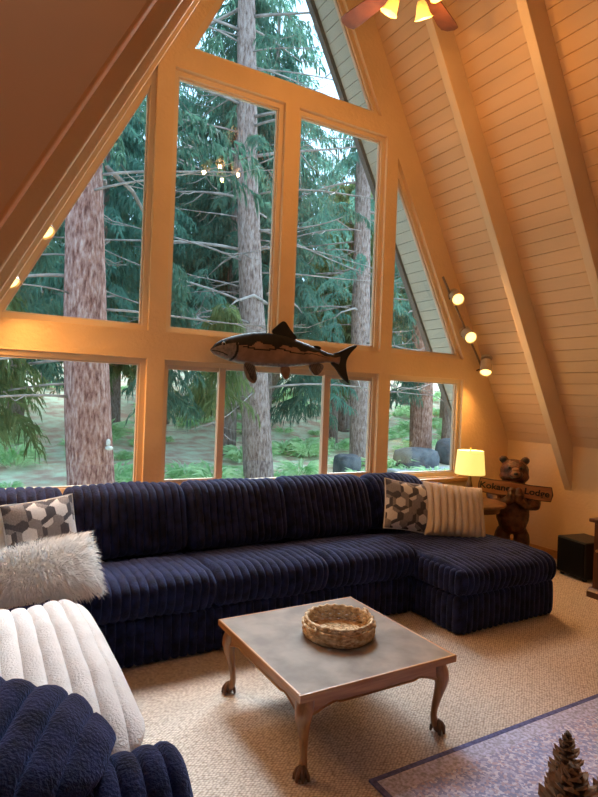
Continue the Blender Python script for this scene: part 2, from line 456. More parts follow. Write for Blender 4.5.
p = [(XC + HT, ZV), (xr(ZV), ZV), (XC, ZT), (XC, zt2)]
b.prism(p, 'y', Y0, Y1); b.prism(mir(p), 'y', Y0, Y1)
struct(b.build('wall_back', M['paint'], smooth=0))
# ---- windows: frame polygon inset + pane
def ml(poly): return [(x - (.085 if x < 1 else 0), z + (.16 if abs(x - 1.21) < .01 and z > 3 else 0)) for x, z in mir(poly)]
def inset(poly, d):
    n = len(poly); out = []
    for i in range(n):
        p0, p1, p2 = Vector(poly[i - 1]), Vector(poly[i]), Vector(poly[(i + 1) % n])
        a = (p1 - p0).normalized(); c = (p2 - p1).normalized()
        n1 = Vector((-a.y, a.x)); n2 = Vector((-c.y, c.x))
        k = d / (1 + n1.dot(n2)); q = p1 + (n1 + n2) * k
        out.append((q.x, q.y))
    return out
wn = 1
def window(poly, w=.042, y0=YW + .045, y1=YW + .11, m='frame', lips=True):
    """poly counter-clockwise in (x,z)"""
    global wn
    inn = inset(poly, w); n = len(poly); b = MB()
    for y, fl in ((y0, 0), (y1, 1)):
        pass
    vs = [(x, y0, z) for x, z in poly] + [(x, y0, z) for x, z in inn] + [(x, y1, z) for x, z in poly] + [(x, y1, z) for x, z in inn]
    fs = []
    for i in range(n):
        j = (i + 1) % n
        fs += [(i, j, n + j, n + i), (2 * n + j, 2 * n + i, 3 * n + i, 3 * n + j), (n + i, n + j, 3 * n + j, 3 * n + i), (j, i, 2 * n + i, 2 * n + j)]
    b.add(vs, fs)
    if lips:   # thin sash bead just inside the frame
        in2 = inset(inn, .014)
        vs = [(x, y0 + .02, z) for x, z in inn] + [(x, y0 + .02, z) for x, z in in2] + [(x, y1 - .01, z) for x, z in in2]
        fs = []
        for i in range(n):
            j = (i + 1) % n
            fs += [(i, j, n + j, n + i), (n + i, n + j, 2 * n + j, 2 * n + i)]
        b.add(vs, fs, 1)
    o = struct(b.build('window_%d' % wn, [M[m], M['sash']], smooth=0)); wn += 1
    g = MB(); yg = (y0 + y1) / 2 + .012
    g.prism(inset(poly, w * .6), 'y', yg, yg + .004)
    g.build('pane', M['glass'], o, smooth=0)
    return o
window([(1.35, ZM), (2.367, ZM), (2.367, ZU), (1.35, ZU)])
window([(2.507, ZM), (3.524, ZM), (3.524, ZU), (2.507, ZU)])
pt = [(3.664, ZM), (WLO, ZM), (3.664, zap)]; window(pt); window(ml(pt))
pt = [(3.664, ZS), (WLO, ZS), (WLO, ZB), (3.664, ZB)]; window(pt); window(ml(pt))
window([(XC - HT, ZV), (XC + HT, ZV), (XC, zt2)])
# three-part slider in the middle: a frame with two mullions and sliding sashes
wmid = window([(1.35, ZS), (3.524, ZS), (3.524, ZB), (1.35, ZB)], .04)
for x0, x1 in ((1.845, 1.905), (2.915, 2.985)):
    b = MB(); b.box(x0, x1, YW + .05, YW + .10, ZS + .04, ZB - .04); b.build('mullion', M['sash'], wmid, smooth=0, bevel=.004)
b = MB()
for x0, x1 in ((1.39, 1.845), (2.985, 3.484)):
    for r in (0, 1):
        z = ZS + .04 if r == 0 else ZB - .075
        b.box(x0, x1, YW + .06, YW + .095, z, z + .035)
b.build('sliding_sash', M['sash'], wmid, smooth=0)
# sill board
b = MB(); b.box(XL + .6, 4.80, YW - .07, YW, ZS - .045, ZS - .01); struct(b.build('trim_%d' % tn, M['sill'], smooth=0, bevel=.004)); tn += 1

# ---- far end of the room behind the camera
b = MB()
b.prism([(-2.3, 0), (XR, 0), (XR, ZK), (XC, ZT), (xl(2.7), 2.7), (-2.3, 2.7)], 'y', YB - .14, YB)
struct(b.build('wall_front', M['paint'], smooth=0))

# ---- exterior overhang: grey soffit planks, fascia
for side in (1, -1):
    struct(slope_boards('trim_%d' % tn, side, YW + .14, 5.32, M['soffit'], off=.03)); tn += 1
    xs = lambda x: x if side > 0 else 2 * XC - x
    poly = [(XR + .1, ZK - .18), (XR + .2, ZK + .06), (XC, ZT + .22), (XC, ZT - .06)]
    if side < 0: poly = mir(poly)
    b = MB(); b.prism(poly, 'y', 5.30, 5.37); struct(b.build('trim_%d' % tn, M['fascia'], smooth=0)); tn += 1

# ------------------------------------------------------------------ sectional sofa
sofa = thing('sectional_sofa', 'large navy blue ribbed plush sectional sofa below the windows with chaise on the right', 'sofa', (2.0, 3.6, 0))
def spart(mb, name, label=None):
    o = mb.build(name, M['navy'], sofa, smooth=60)
    o.matrix_parent_inverse = Matrix.Translation((-2.0, -3.6, 0))
    if label: o['label'] = label
    return o
XA, XB_, XCc, XD, XE = .56, 1.36, 2.18, 2.985, 3.93
b = MB(); ribbed(b, rrect(3.285, 4.36, .004, .29, .07), FX, .60, 2.98, seed=1, n=80, it=2); spart(b, 'base')
seatp = [(3.36, .255), (4.0, .27), (4.02, .44), (3.9, .475), (3.6, .515), (3.36, .52), (3.25, .485), (3.235, .40), (3.27, .29)]
for i, (x0, x1) in enumerate(((XA, XB_), (XB_, XCc), (XCc, XD))):
    b = MB(); ribbed(b, seatp, FX, x0 + .004, x1 - .004, seed=3 + i, n=80, wob=.014, endr=.05); spart(b, 'seat_cushion')
backp = [(3.80, .47), (4.22, .46), (4.27, .80), (4.20, .945), (4.05, .955), (3.93, .90), (3.86, .70)]
for i, (x0, x1) in enumerate(((-.12, XA), (XA, 1.375), (1.375, 2.18), (2.18, 3.0))):
    b = MB(); ribbed(b, backp, FX, x0 + .004, x1 - .004, seed=9 + i, n=72, wob=.016, endr=.07); spart(b, 'back_cushion')
bp2 = [(3.80, .47), (4.22, .46), (4.27, .80), (4.20, .935), (4.05, .955), (3.93, .89), (3.86, .70)]
b = MB(); ribbed(b, bp2, FX, 3.004, 3.70, seed=15, n=72, wob=.012, endr=.13, taper=lambda t: 1 - .12 * max(0, t - .6) / .4); spart(b, 'back_cushion')
# low frame behind the cushions
b = MB(); ribbed(b, rrect(4.16, 4.44, .025, .80, .15), FX, -.45, 4.18, seed=20, n=72, it=2); spart(b, 'back_frame')
# chaise
b = MB(); ribbed(b, rrect(2.795, 4.2, .004, .285, .06), FX, 2.975, 3.955, seed=21, n=90, it=2, endr=.03); spart(b, 'base')
chp = [(2.84, .255), (3.95, .265), (3.98, .43), (3.85, .47), (3.3, .485), (2.95, .485), (2.80, .455), (2.765, .38), (2.79, .28)]
b = MB(); ribbed(b, chp, FX, 2.955, XE + .035, seed=22, n=100, wob=.012, endr=.05); spart(b, 'seat_cushion')
# ribbed boxing on the chaise's inner side
b = MB(); ribbed(b, rrect(2.935, 3.05, .006, .27, .2), FY, 2.82, 3.30, seed=23, n=40, it=2, endr=.02); spart(b, 'side_panel')
b = MB(); ribbed(b, rrect(2.925, 3.03, .275, .455, .2), FY, 2.80, 3.27, seed=24, n=40, it=2, endr=.03); spart(b, 'side_panel')
# left run of the sectional, coming towards the camera
b = MB(); ribbed(b, rrect(-.42, .46, .004, .29, .12), FY, 1.5, 4.2, seed=30, n=80, it=2); spart(b, 'base')
seatl = [(x, z) for x, z in ((.44, .255), (-.1, .27), (-.12, .44), (0, .475), (.24, .515), (.41, .515), (.505, .475), (.515, .40), (.49, .29))]
for i, (y0, y1) in enumerate(((1.55, 2.5), (2.5, 3.42))):
    b = MB(); ribbed(b, seatl, FY, y0 + .004, y1 - .004, seed=31 + i, n=72, wob=.012); spart(b, 'seat_cushion')
bl = [(2 * .02 - (y - 3.83) - .09, z) for y, z in backp]
for i, (y0, y1) in enumerate(((1.5, 2.3), (2.3, 3.1), (3.1, 3.86))):
    b = MB(); ribbed(b, bl, FY, y0 + .004, y1 - .004, seed=36 + i, n=64, wob=.012, endr=.07); spart(b, 'back_cushion')
# near arm, ribs running over the top
armp = rrect(1.13, 1.53, .03, .75, .35)
b = MB(); ribbed(b, armp, FX, -.45, .48, seed=40, n=80, it=3, endr=.05, amp=.017); spart(b, 'arm')

# ------------------------------------------------------------------ cushions and throws
# big white ribbed cushion on the left run
wc = thing('ribbed_cushion', 'large white ribbed plush cushion lying on the sofa seat at the left edge', 'cushion', (.1, 2.1, .50))
wp = [(-.45, 0), (.68, 0), (.76, .07), (.66, .15), (.38, .19), (0, .19), (-.35, .15), (-.5, .06)]
b = MB(); ribbed(b, wp, FX, -.62, .40, pitch=.064, seed=50, n=84, endr=.13, amp=.016, wob=.018)
b.build('cover', M['white_plush'], wc, smooth=60)
# navy folded throw resting on the arm
nt_ = thing('folded_throw', 'folded navy ribbed plush throw piled on the sofa arm at the lower left', 'blanket', (.02, 1.50, .735), (0, math.radians(7), math.radians(-24)))
npf = [(-.28, -.02), (.24, -.02), (.28, .04), (.18, .12), (0, .165), (-.20, .13), (-.30, .05)]
b = MB(); ribbed(b, npf, FX, -.5, .32, pitch=.075, seed=51, n=72, endr=.16, amp=.024, wob=.03, taper=lambda t: 1 - .45 * max(0, (t - .6) / .4) ** 2)
b.build('outer_fold', M['navy'], nt_, smooth=60)
b = MB()
for dz, r, yy in ((.012, .022, -.27), (.05, .02, -.262)):
    b.tube([(.02, yy + .02, dz + .01), (.07, yy - .025, dz), (.14, yy - .03, dz - .012), (.20, yy + .01, dz - .02)], [r * .7, r, r, r * .6], 10)
b.build('fold_edge', M['navy'], nt_, smooth=60)

# generic pillow: two bulged faces
def pillow_mesh(w, h, t, n=28, pat=None, mats=1, pinch=.10):
    mb = MB()
    def P(u, v, s):
        e = (1 - abs(u) ** 2.6) * (1 - abs(v) ** 2.6); bul = max(0, e) ** .55
        k = 1 - pinch * (abs(u) ** 2) * (1 - abs(v) ** 2) * .0
        x = u * w / 2 * (1 - pinch * (1 - v * v) * 0 - pinch * .55 * (1 - abs(v) ** 2) * abs(u) ** 3)
        y = v * h / 2 * (1 - pinch * .55 * (1 - abs(u) ** 2) * abs(v) ** 3)
        return (x, s * t / 2 * bul, y)
    for s in (-1, 1):
        vs = [P(-1 + 2 * i / n, -1 + 2 * j / n, s) for j in range(n + 1) for i in range(n + 1)]
        for j in range(n):
            for i in range(n):
                f = [j * (n + 1) + i, j * (n + 1) + i + 1, (j + 1) * (n + 1) + i + 1, (j + 1) * (n + 1) + i]
                if s > 0: f = f[::-1]
                mi = pat((i + .5) / n, (j + .5) / n) if pat else 0
                mb.add([vs[k] for k in f], [(0, 1, 2, 3)], mi)
    return mb
def hexpat(u, v):
    # interlocking hexagon rings: each hexagon has a light core, and a ring shaded by side
    x = u * 3.1 + .15; y = v * 3.1 + .1
    a = 1.0; hh = a * math.sqrt(3) / 2
    best = None
    for r in range(-1, 6):
        for c in range(-1, 5):
            cx = c * 1.0 + (r % 2) * .5; cy = r * hh
            dx, dy = x - cx, y - cy
            d = max(abs(dx), abs(dx) * .5 + abs(dy) * hh)
            if best is None or d < best[0]: best = (d, math.atan2(dy, dx), (r + c) % 3, r, c)
    d, an, k, r, c = best
    if d < .29: return 0 if (r * 2 + c) % 3 else 1
    sec = int(((an + PI) / (2 * PI) * 6 + .5)) % 6
    return (2, 1, 2, 2, 1, 0)[sec] if k else (1, 2, 2, 1, 1, 2)[sec]
geo = pillow_mesh(.44, .42, .15, 80, hexpat)
def geo_pillow(label, loc, rot):
    t = thing('throw_pillow', label, 'pillow', loc, rot, 'grey hexagon pillows')
    return t
gp = geo_pillow('grey hexagon patterned pillow leaning in the left corner of the sofa', (.40, 3.70, .725), (math.radians(-16), math.radians(-3), math.radians(20)))
cov = geo.build('cover', [M['hexA'], M['hexB'], M['hexC']], gp, smooth=180, merge=True)
b = MB(); pts = []
for k in range(65):
    a = 2 * PI * k / 64; u = max(-1, min(1, 1.42 * math.cos(a))); v = max(-1, min(1, 1.42 * math.sin(a)))
    x = u * .22 * (1 - .055 * (1 - v * v) * abs(u) ** 3); z = v * .21 * (1 - .055 * (1 - u * u) * abs(v) ** 3)
    pts.append((x, 0, z))
b.tube(pts, .006, 6, cap=False); pip = b.build('piping', M['hexA'], gp)
gp2 = copy_tree(gp); gp2.location = (3.25, 3.72, .715); gp2.rotation_euler = (math.radians(-20), math.radians(9), math.radians(-14))
gp2['label'] = 'grey hexagon patterned pillow leaning behind the cream ribbed pillow on the chaise'
# cream ribbed pillow on the chaise
cp = thing('ribbed_pillow', 'cream ribbed plush pillow standing on the chaise', 'pillow', (3.65, 3.58, .675), (math.radians(-24), math.radians(6), math.radians(-20)))
def ribpillow(mb, w, h, t, ribs=9):
    n = ribs * 6; mfl = 30
    for s in (-1, 1):
        vs = []
        for j in range(mfl + 1):
            v = -1 + 2 * j / mfl
            for i in range(n + 1):
                u = -1 + 2 * i / n; f = (i % 6) / 6
                e = max(0, (1 - abs(u) ** 3) * (1 - abs(v) ** 3)) ** .5
                rib = .15 + .85 * math.sqrt(max(0, 1 - (2 * f - 1) ** 2)) if True else 1
                edge = .018 * rib * (1 if abs(v) < 1 else .3)
                x = u * w / 2 * (1 - .05 * (1 - v * v) * abs(u) ** 3)
                z = v * h / 2 * (1 - .05 * (1 - u * u) * abs(v) ** 3)
                vs.append((x, s * (t / 2 * e * (.86 + .14 * rib) + edge), z))
        fs = []
        for j in range(mfl):
            for i in range(n):
                q = (j * (n + 1) + i, j * (n + 1) + i + 1, (j + 1) * (n + 1) + i + 1, (j + 1) * (n + 1) + i)
                fs.append(q if s < 0 else q[::-1])
        mb.add(vs, fs)
    # closing rim
    rim = [i for i in range(n + 1)] + [(j) * (n + 1) + n for j in range(1, mfl + 1)] + [mfl * (n + 1) + i for i in range(n - 1, -1, -1)] + [j * (n + 1) for j in range(mfl - 1, 0, -1)]
    o = (n + 1) * (mfl + 1); base = len(mb.v) - 2 * o
    for k in range(len(rim)):
        a, c = rim[k], rim[(k + 1) % len(rim)]
        mb.f.append((base + a, base + o + a, base + o + c, base + c)); mb.m.append(0)
b = MB(); ribpillow(b, .56, .47, .17); b.build('cover', M['cream_plush'], cp, smooth=60)
# white fur lumbar pillow
fp = thing('fur_pillow', 'shaggy white faux fur pillow lying at the left corner of the sofa', 'pillow', (.36, 3.30, .60), (math.radians(-38), math.radians(-7), math.radians(8)))
b = pillow_mesh(.56, .34, .17, 24); core = b.build('cover', M['fur'], fp, smooth=180, merge=True)
b = MB(); rng = random.Random(3)
def pil_pt(u, v, s, w=.56, h=.34, t=.17):
    e = max(0, (1 - abs(u) ** 2.6) * (1 - abs(v) ** 2.6)) ** .55
    return Vector((u * w / 2, s * t / 2 * e, v * h / 2))
for k in range(9000):
    s = -1 if rng.random() < .8 else 1
    u = rng.uniform(-1, 1); v = rng.uniform(-1, 1)
    p = pil_pt(u, v, s)
    nrm = Vector((u * .5, s * (1.1 - .5 * max(abs(u), abs(v))), v * .7)).normalized()
    lay = Vector((u * .55 + rng.gauss(0, .25) + .1, 0, v * .5 - .35 + rng.gauss(0, .25)))
    d = (nrm * .55 + lay).normalized(); Ln = rng.uniform(.03, .062); wd = .0016
    side = d.cross(nrm); side = side.normalized() * wd if side.length > 1e-4 else Vector((wd, 0, 0))
    m1 = p + d * Ln * .55; e1 = p + (d + Vector((0, 0, -.35))).normalized() * Ln
    b.add([p - side, p + side, m1 + side * .8, m1 - side * .8, e1], [(0, 1, 2, 3), (3, 2, 4)])
tag(b.build('fur', M['fur'], fp, smooth=180), kind='stuff')
# sherpa pillow at the very left
sp = thing('sherpa_pillow', 'white fleecy pillow at the left edge behind the fur pillow', 'pillow', (.02, 3.55, .70), (math.radians(-14), 0, math.radians(38)))
b = pillow_mesh(.46, .40, .17, 24); b.build('cover', M['sherpa'], sp, smooth=180, merge=True)

# ------------------------------------------------------------------ coffee table
TX0, TX1, TY0, TY1, TZ = 1.204, 2.078, 1.985, 2.872, .385
tcx, tcy = (TX0 + TX1) / 2, (TY0 + TY1) / 2; hw, hd = (TX1 - TX0) / 2, (TY1 - TY0) / 2
ct = thing('coffee_table', 'square oak coffee table with grey inset top and claw feet standing on the carpet', 'table', (tcx, tcy, 0))
b = MB(); e = .035
b.box(-hw + .006, hw - .006, -hd + .006, hd - .006, TZ - .012, TZ - .001)
b.build('inset_top', M['slate'], ct, smooth=0)
def railx(y0, y1):
    b = MB(); b.prism([(y0, TZ - .032), (y1, TZ - .032), (y1, TZ - .004), (y1 - (y1 - y0) * .2, TZ), (y0 + (y1 - y0) * .2, TZ), (y0, TZ - .004)], 'x', -hw, hw); return b
def raily(x0, x1, tr=0):
    b = MB(); b.prism([(x0, TZ - .032), (x1, TZ - .032), (x1, TZ - .004), (x1 - (x1 - x0) * .2, TZ), (x0 + (x1 - x0) * .2, TZ), (x0, TZ - .004)], 'y', -hd - tr, hd + tr); return b
railx(-hd, -hd + .014).build('edge_rail', M['oak_x'], ct, smooth=0); railx(hd - .014, hd).build('edge_rail', M['oak_x'], ct, smooth=0)
raily(-hw, -hw + .014, -.0142).build('edge_rail', M['oak_y'], ct, smooth=0); raily(hw - .014, hw, -.0142).build('edge_rail', M['oak_y'], ct, smooth=0)
def scallop(L):
    out = []
    n = 40
    for k in range(n + 1):
        t = k / n; u = abs(2 * t - 1)
        d = .085 - .022 * max(0, min(1, (.86 - u) / .14)) ** .8 - .010 * math.exp(-((u - .62) / .05) ** 2)
        if u > .86: d = .085
        out.append((-L / 2 + L * t, TZ - .032 - d))
    return out
for sgn in (-1, 1):
    L = 2 * hw - .10
    poly = scallop(L) + [(L / 2, TZ - .032), (-L / 2, TZ - .032)]
    b = MB(); y = sgn * (hd - .05); b.prism(poly, 'y', y - .011, y + .011)
    lip = [(x, y - sgn * -.0115 , z + .004) for x, z in scallop(L)]
    b.tube(lip, .0045, 6); b.build('apron', M['oak_x'], ct, smooth=30)
    L = 2 * hd - .10; poly = scallop(L) + [(L / 2, TZ - .032), (-L / 2, TZ - .032)]
    b = MB(); x = sgn * (hw - .05); b.prism(poly, 'x', x - .011, x + .011)
    lip = [(x + sgn * .0115, y, z + .004) for y, z in scallop(L)]
    b.tube(lip, .0045, 6); b.build('apron', M['oak_y'], ct, smooth=30)
for sx in (-1, 1):
    for sy in (-1, 1):
        ox, oy = sx * (hw - .062), sy * (hd - .062); d = Vector((sx, sy, 0)).normalized()
        prof = [(0, TZ - .032, .040), (.004, .32, .040), (.016, .29, .040), (.022, .262, .036), (.020, .235, .030), (.012, .20, .0245), (.003, .16, .020), (-.006, .115, .0165), (-.010, .08, .0155), (-.006, .055, .018), (.004, .035, .022)]
        pts = [Vector((ox, oy, z)) + d * o for o, z, r in prof]
        b = MB(); b.tube(pts, [r for *_, r in prof], 14)
        leg = b.build('leg', M['oak_leg'], ct, smooth=60)
        b = MB(); c = Vector((ox, oy, 0)) + d * .012
        b.ell(c + Vector((0, 0, .018)), (.022, .022, .018), 12)
        for a in (-1.25, -.42, .42, 1.25, PI):
            dd = Matrix.Rotation(a, 3, 'Z') @ d
            b.tube([c + dd * .002 + Vector((0, 0, .055)), c + dd * .018 + Vector((0, 0, .042)), c + dd * .030 + Vector((0, 0, .024)), c + dd * .034 + Vector((0, 0, .003))], [.009, .0105, .0095, .006], 8)
        b.build('claw_foot', M['claw'], leg, smooth=60)
# woven basket on the table
bk = thing('woven_basket', 'round shallow woven straw basket sitting on the coffee table', 'basket', (1.69, 2.43, TZ))
R0 = .170; b = MB()
rows = 7
for r in range(rows):
    z = .010 + r * .0128; rad = R0 + .010 * math.sin(PI * r / (rows - 1)) + .004 * math.sin(r * 2.1)
    pts = []; rr = []
    for k in range(97):
        a = 2 * PI * k / 96
        w = .0035 * math.sin(a * 24 + (r % 2) * PI) + .004 * noise.noise(Vector((math.cos(a) * 2, math.sin(a) * 2, r * 1.7)))
        pts.append(((rad + w) * math.cos(a), (rad + w) * math.sin(a), z + .003 * math.sin(a * 24 + r * PI) + .004 * noise.noise(Vector((math.cos(a), math.sin(a), 5)))))
        rr.append(.0085 + .0014 * math.sin(a * 48))
    b.tube(pts, rr, 7, cap=False)
b.build('side', M['straw'], bk, smooth=180)
b = MB()
for r in range(9):
    rad = .012 + r * .019; pts = [(rad * math.cos(2 * PI * k / 48), rad * math.sin(2 * PI * k / 48), .010 + .002 * math.sin(k * 3 + r)) for k in range(49)]
    b.tube(pts, .0095, 6, cap=False)
b.build('bottom', M['straw'], bk, smooth=180)
b = MB(); b.tube([(.178, .035, .088), (.178, .025, .098), (.184, .005, .095), (.178, -.012, .082)], [.006, .008, .008, .005], 8)
b.build('handle_knot', M['straw'], bk, smooth=180)
b = MB(); b.tube([(-.165, -.05, .08), (-.18, -.06, .075), (-.182, -.075, .06), (-.165, -.08, .05)], [.006, .009, .009, .005], 8)
b.build('handle_knot', M['straw'], bk, smooth=180)

# ------------------------------------------------------------------ rug
rg = thing('area_rug', 'blue and mauve patterned flat rug with a dark edge on the carpet at lower right', 'rug', (3.0, 1.1, 0))
RX0, RX1, RY0, RY1 = 1.50 - 3, 4.35 - 3, .1 - 1.1, 1.895 - 1.1
b = MB(); b.box(RX0 + .115, RX1 - .115, RY0 + .115, RY1 - .115, .001, .0092); b.build('field', M['rug'], rg, smooth=0)
def band(name, a, c, m, z):
    b = MB()
    b.box(RX0 + a, RX1 - a, RY1 - c, RY1 - a, .001, z); b.box(RX0 + a, RX1 - a, RY0 + a, RY0 + c, .001, z)
    b.box(RX0 + a, RX0 + c, RY0 + c, RY1 - c, .001, z); b.box(RX1 - c, RX1 - a, RY0 + c, RY1 - c, .001, z)
    return b.build(name, M[m], rg, smooth=0)
band('edge_band', 0, .024, 'rug_edge', .011); band('pale_band', .024, .115, 'rug_pale', .0095)

# ------------------------------------------------------------------ side table and lamp
st = thing('side_table', 'round dark wooden end table behind the chaise holding the lit lamp', 'table', (4.47, 4.12, 0))
b = MB(); b.lathe([(0, .585), (.30, .585), (.315, .592), (.32, .602), (.315, .612), (.30, .618), (0, .618)], 40); b.build('top', M['claw'], st, smooth=40)
b = MB(); b.lathe([(0, .53), (.26, .53), (.265, .585), (0, .585)], 40); b.build('apron', M['walnut'], st, smooth=40)
b = MB(); b.lathe([(.05, .53), (.03, .48), (.045, .42), (.05, .34), (.03, .26), (.035, .2), (.05, .14), (0, .1)][::-1], 20); b.build('column', M['walnut'], st, smooth=60)
for k in range(3):
    a = 2 * PI * k / 3 + .4; d = Vector((math.cos(a), math.sin(a), 0)); b = MB()
    b.tube([d * .03 + Vector((0, 0, .17)), d * .11 + Vector((0, 0, .14)), d * .19 + Vector((0, 0, .06)), d * .25 + Vector((0, 0, .018))], [.024, .022, .018, .018], 10)
    b.build('leg', M['walnut'], st, smooth=60)
lp = thing('table_lamp', 'lit table lamp with pale yellow drum shade on the end table', 'lamp', (4.36, 4.08, .618))
b = MB(); b.lathe([(0, 0), (.075, 0), (.075, .012), (.05, .025), (.022, .05), (.028, .10), (.034, .15), (.024, .2), (.014, .24), (.012, .29), (0, .29)], 24); b.build('base', M['walnut'], lp, smooth=50)
b = MB(); b.lathe([(.146, .285), (.148, .285), (.128, .520), (.126, .520), (.146, .285)], 48); b.build('shade', M['shade'], lp, smooth=40)
b = MB(); b.tube([(0, 0, .29), (0, 0, .545)], .004, 8); b.ell((0, 0, .55), (.009, .009, .012), 10); b.tube([(-.127, 0, .51), (.127, 0, .51)], .0025, 6); b.build('finial', M['brass'], lp, smooth=60)
b = MB(); b.ell((0, 0, .40), (.03, .03, .045), 12); b.build('bulb', M['bulb'], lp, smooth=60)

# ------------------------------------------------------------------ carved bear
br = thing('bear_statue', 'carved wooden bear holding a lettered wooden plank, standing in the corner', 'statue', (5.04, 4.10, 0), (0, 0, math.radians(-46)))
br.scale = (1.13, 1.08, 1.035)
b = MB(); E = b.ell
E((0, .0, .44), (.150, .125, .21), 20); E((0, .0, .62), (.150, .115, .14), 20); E((0, -.03, .36), (.13, .12, .12), 20)
E((-.085, -.01, .16), (.075, .085, .17), 16); E((.085, -.01, .16), (.075, .085, .17), 16)
E((-.09, -.06, .045), (.075, .115, .045), 16); E((.09, -.06, .045), (.075, .115, .045), 16)
E((0, -.015, .745), (.105, .10, .09), 16)
E((0, -.025, .885), (.128, .118, .118), 20); E((0, -.04, .83), (.135, .11, .075), 20)
E((0, -.125, .855), (.062, .075, .055), 16)
for sx in (-1, 1):
    E((sx * .098, .0, .992), (.042, .026, .042), 14)
    b.tube([(sx * .13, .0, .69), (sx * .185, -.04, .62), (sx * .17, -.12, .56), (sx * .10, -.165, .56), (sx * .04, -.195, .62), (sx * .03, -.205, .68)], [.06, .066, .06, .052, .046, .04], 12)
    E((sx * .032, -.20, .69), (.036, .03, .05), 14)
body = b.build('body', M['bearwood'], br, smooth=180)
rm = body.modifiers.new('remesh', 'REMESH'); rm.mode = 'VOXEL'; rm.voxel_size = .011; rm.use_smooth_shade = True
sm = body.modifiers.new('smooth', 'SMOOTH'); sm.iterations = 4; sm.factor = .5
tx = bpy.data.textures.new('chisel', 'CLOUDS'); tx.noise_scale = .035
dm = body.modifiers.new('displace', 'DISPLACE'); dm.texture = tx; dm.strength = .012; dm.mid_level = .5
b = MB(); b.ell((0, -.158, .862), (.046, .048, .040), 14); b.ell((0, -.135, .90), (.035, .05, .03), 12); tag(b.build('muzzle', M['muzzle'], br, smooth=180), 'pale carved muzzle')
b = MB(); b.ell((0, -.202, .872), (.022, .014, .016), 12); b.tube([(-.04, -.185, .832), (0, -.2, .826), (.04, -.185, .832)], .005, 6); b.build('nose', M['dark'], br, smooth=180)
for sx in (-1, 1):
    b = MB(); b.ell((sx * .052, -.130, .925), (.014, .011, .014), 10); b.build('eye', M['dark'], br, smooth=180)
    b = MB(); b.ell((sx * .098, -.02, .992), (.028, .012, .028), 12); b.build('ear_inner', M['dark'], br, smooth=180)
# plank sign
b = MB(); out = [(-.315, -.07), (-.15, -.078), (.02, -.066), (.18, -.076), (.31, -.068), (.318, 0), (.30, .072), (.12, .064), (-.05, .074), (-.2, .066), (-.312, .07), (-.32, .01)]
b.prism(out, 'y', -.012, .012); sign = b.build('sign', M['signwood'], br, smooth=0, bevel=.006, loc=(0, -.172, .715), rot=(math.radians(6), math.radians(5), 0))
b = MB(); b.tube([(x, -.012, z) for x, z in out] + [(out[0][0], -.012, out[0][1])], .0055, 6, cap=False); b.build('sign_edge', M['bearwood'], sign)
def text(body_, size, loc, parent, m, name='lettering', ext=.003):
    cu = bpy.data.curves.new(name, 'FONT'); cu.body = body_; cu.size = size; cu.extrude = ext; cu.align_x = 'CENTER'; cu.align_y = 'CENTER'
    cu.offset = .0016
    t = bpy.data.objects.new('tmp_text', cu); COL.objects.link(t)
    bpy.context.view_layer.update()
    me = bpy.data.meshes.new_from_object(t.evaluated_get(bpy.context.evaluated_depsgraph_get()))
    bpy.data.objects.remove(t); me.materials.clear(); me.materials.append(m)
    o = bpy.data.objects.new(name, me); COL.objects.link(o); o.parent = parent; o.location = loc; o.rotation_euler = (PI / 2, 0, 0)
    return o
text('Kokanee', .088, (-.155, -.0145, 0), sign, M['dark'])
text('Lodge', .088, (.185, -.0145, 0), sign, M['dark'])

# ------------------------------------------------------------------ subwoofer and media cabinet
sw = thing('subwoofer', 'black cube subwoofer on the carpet against the right knee wall', 'speaker', (5.12, 3.33, 0), (0, 0, math.radians(-9)))
b = MB(); b.box(-.16, .18, -.17, .17, .022, .365); b.build('cabinet', M['black'], sw, smooth=0, bevel=.012)
b = MB(); b.box(-.172, -.16, -.155, .155, .04, .35); b.build('grille', M['grille'], sw, smooth=0, bevel=.004)
for sx in (-.12, .14):
    for sy in (-.13, .13):
        b = MB(); b.lathe([(0, 0), (.02, 0), (.024, .022), (0, .022)], 12, (sx, sy, 0)); b.build('foot', M['black'], sw)
mc = thing('media_cabinet', 'dark wooden cabinet cut off by the right edge with panelled doors', 'cabinet', (5.04, 2.1, 0))
CX0 = 4.64 - 5.04; CX1 = .38; CY0 = -.80; CY1 = .84
b = MB(); b.box(CX0 + .02, CX1, CY0, CY1, .06, .635); b.build('carcass', M['walnut'], mc, smooth=0)
b = MB(); b.box(CX0 - .022, CX1, CY0 - .02, CY1 + .03, .635, .665); b.build('top', M['walnut'], mc, smooth=0, bevel=.008)
b = MB(); b.prism([(CX0 - .03, 0), (CX1, 0), (CX1, .075), (CX0 + .0, .075), (CX0 - .015, .06), (CX0 - .03, .05)], 'y', CY0, CY1 + .02); b.build('plinth', M['walnut'], mc, smooth=0)
for k in range(3):
    y0 = CY0 + .02 + k * .54; y1 = y0 + .52; b = MB(); x = CX0
    b.box(x, x + .02, y0, y0 + .06, .085, .62); b.box(x, x + .02, y1 - .06, y1, .085, .62)
    b.box(x, x + .02, y0 + .06, y1 - .06, .085, .15); b.box(x, x + .02, y0 + .06, y1 - .06, .56, .62)
    b.box(x + .010, x + .02, y0 + .06, y1 - .06, .15, .56)
    d = b.build('door', M['walnut'], mc, smooth=0)
    b = MB(); b.ell((x - .014, y1 - .03 if k else y0 + .03, .40), (.013, .013, .013), 10); b.build('knob', M['brass'], d)

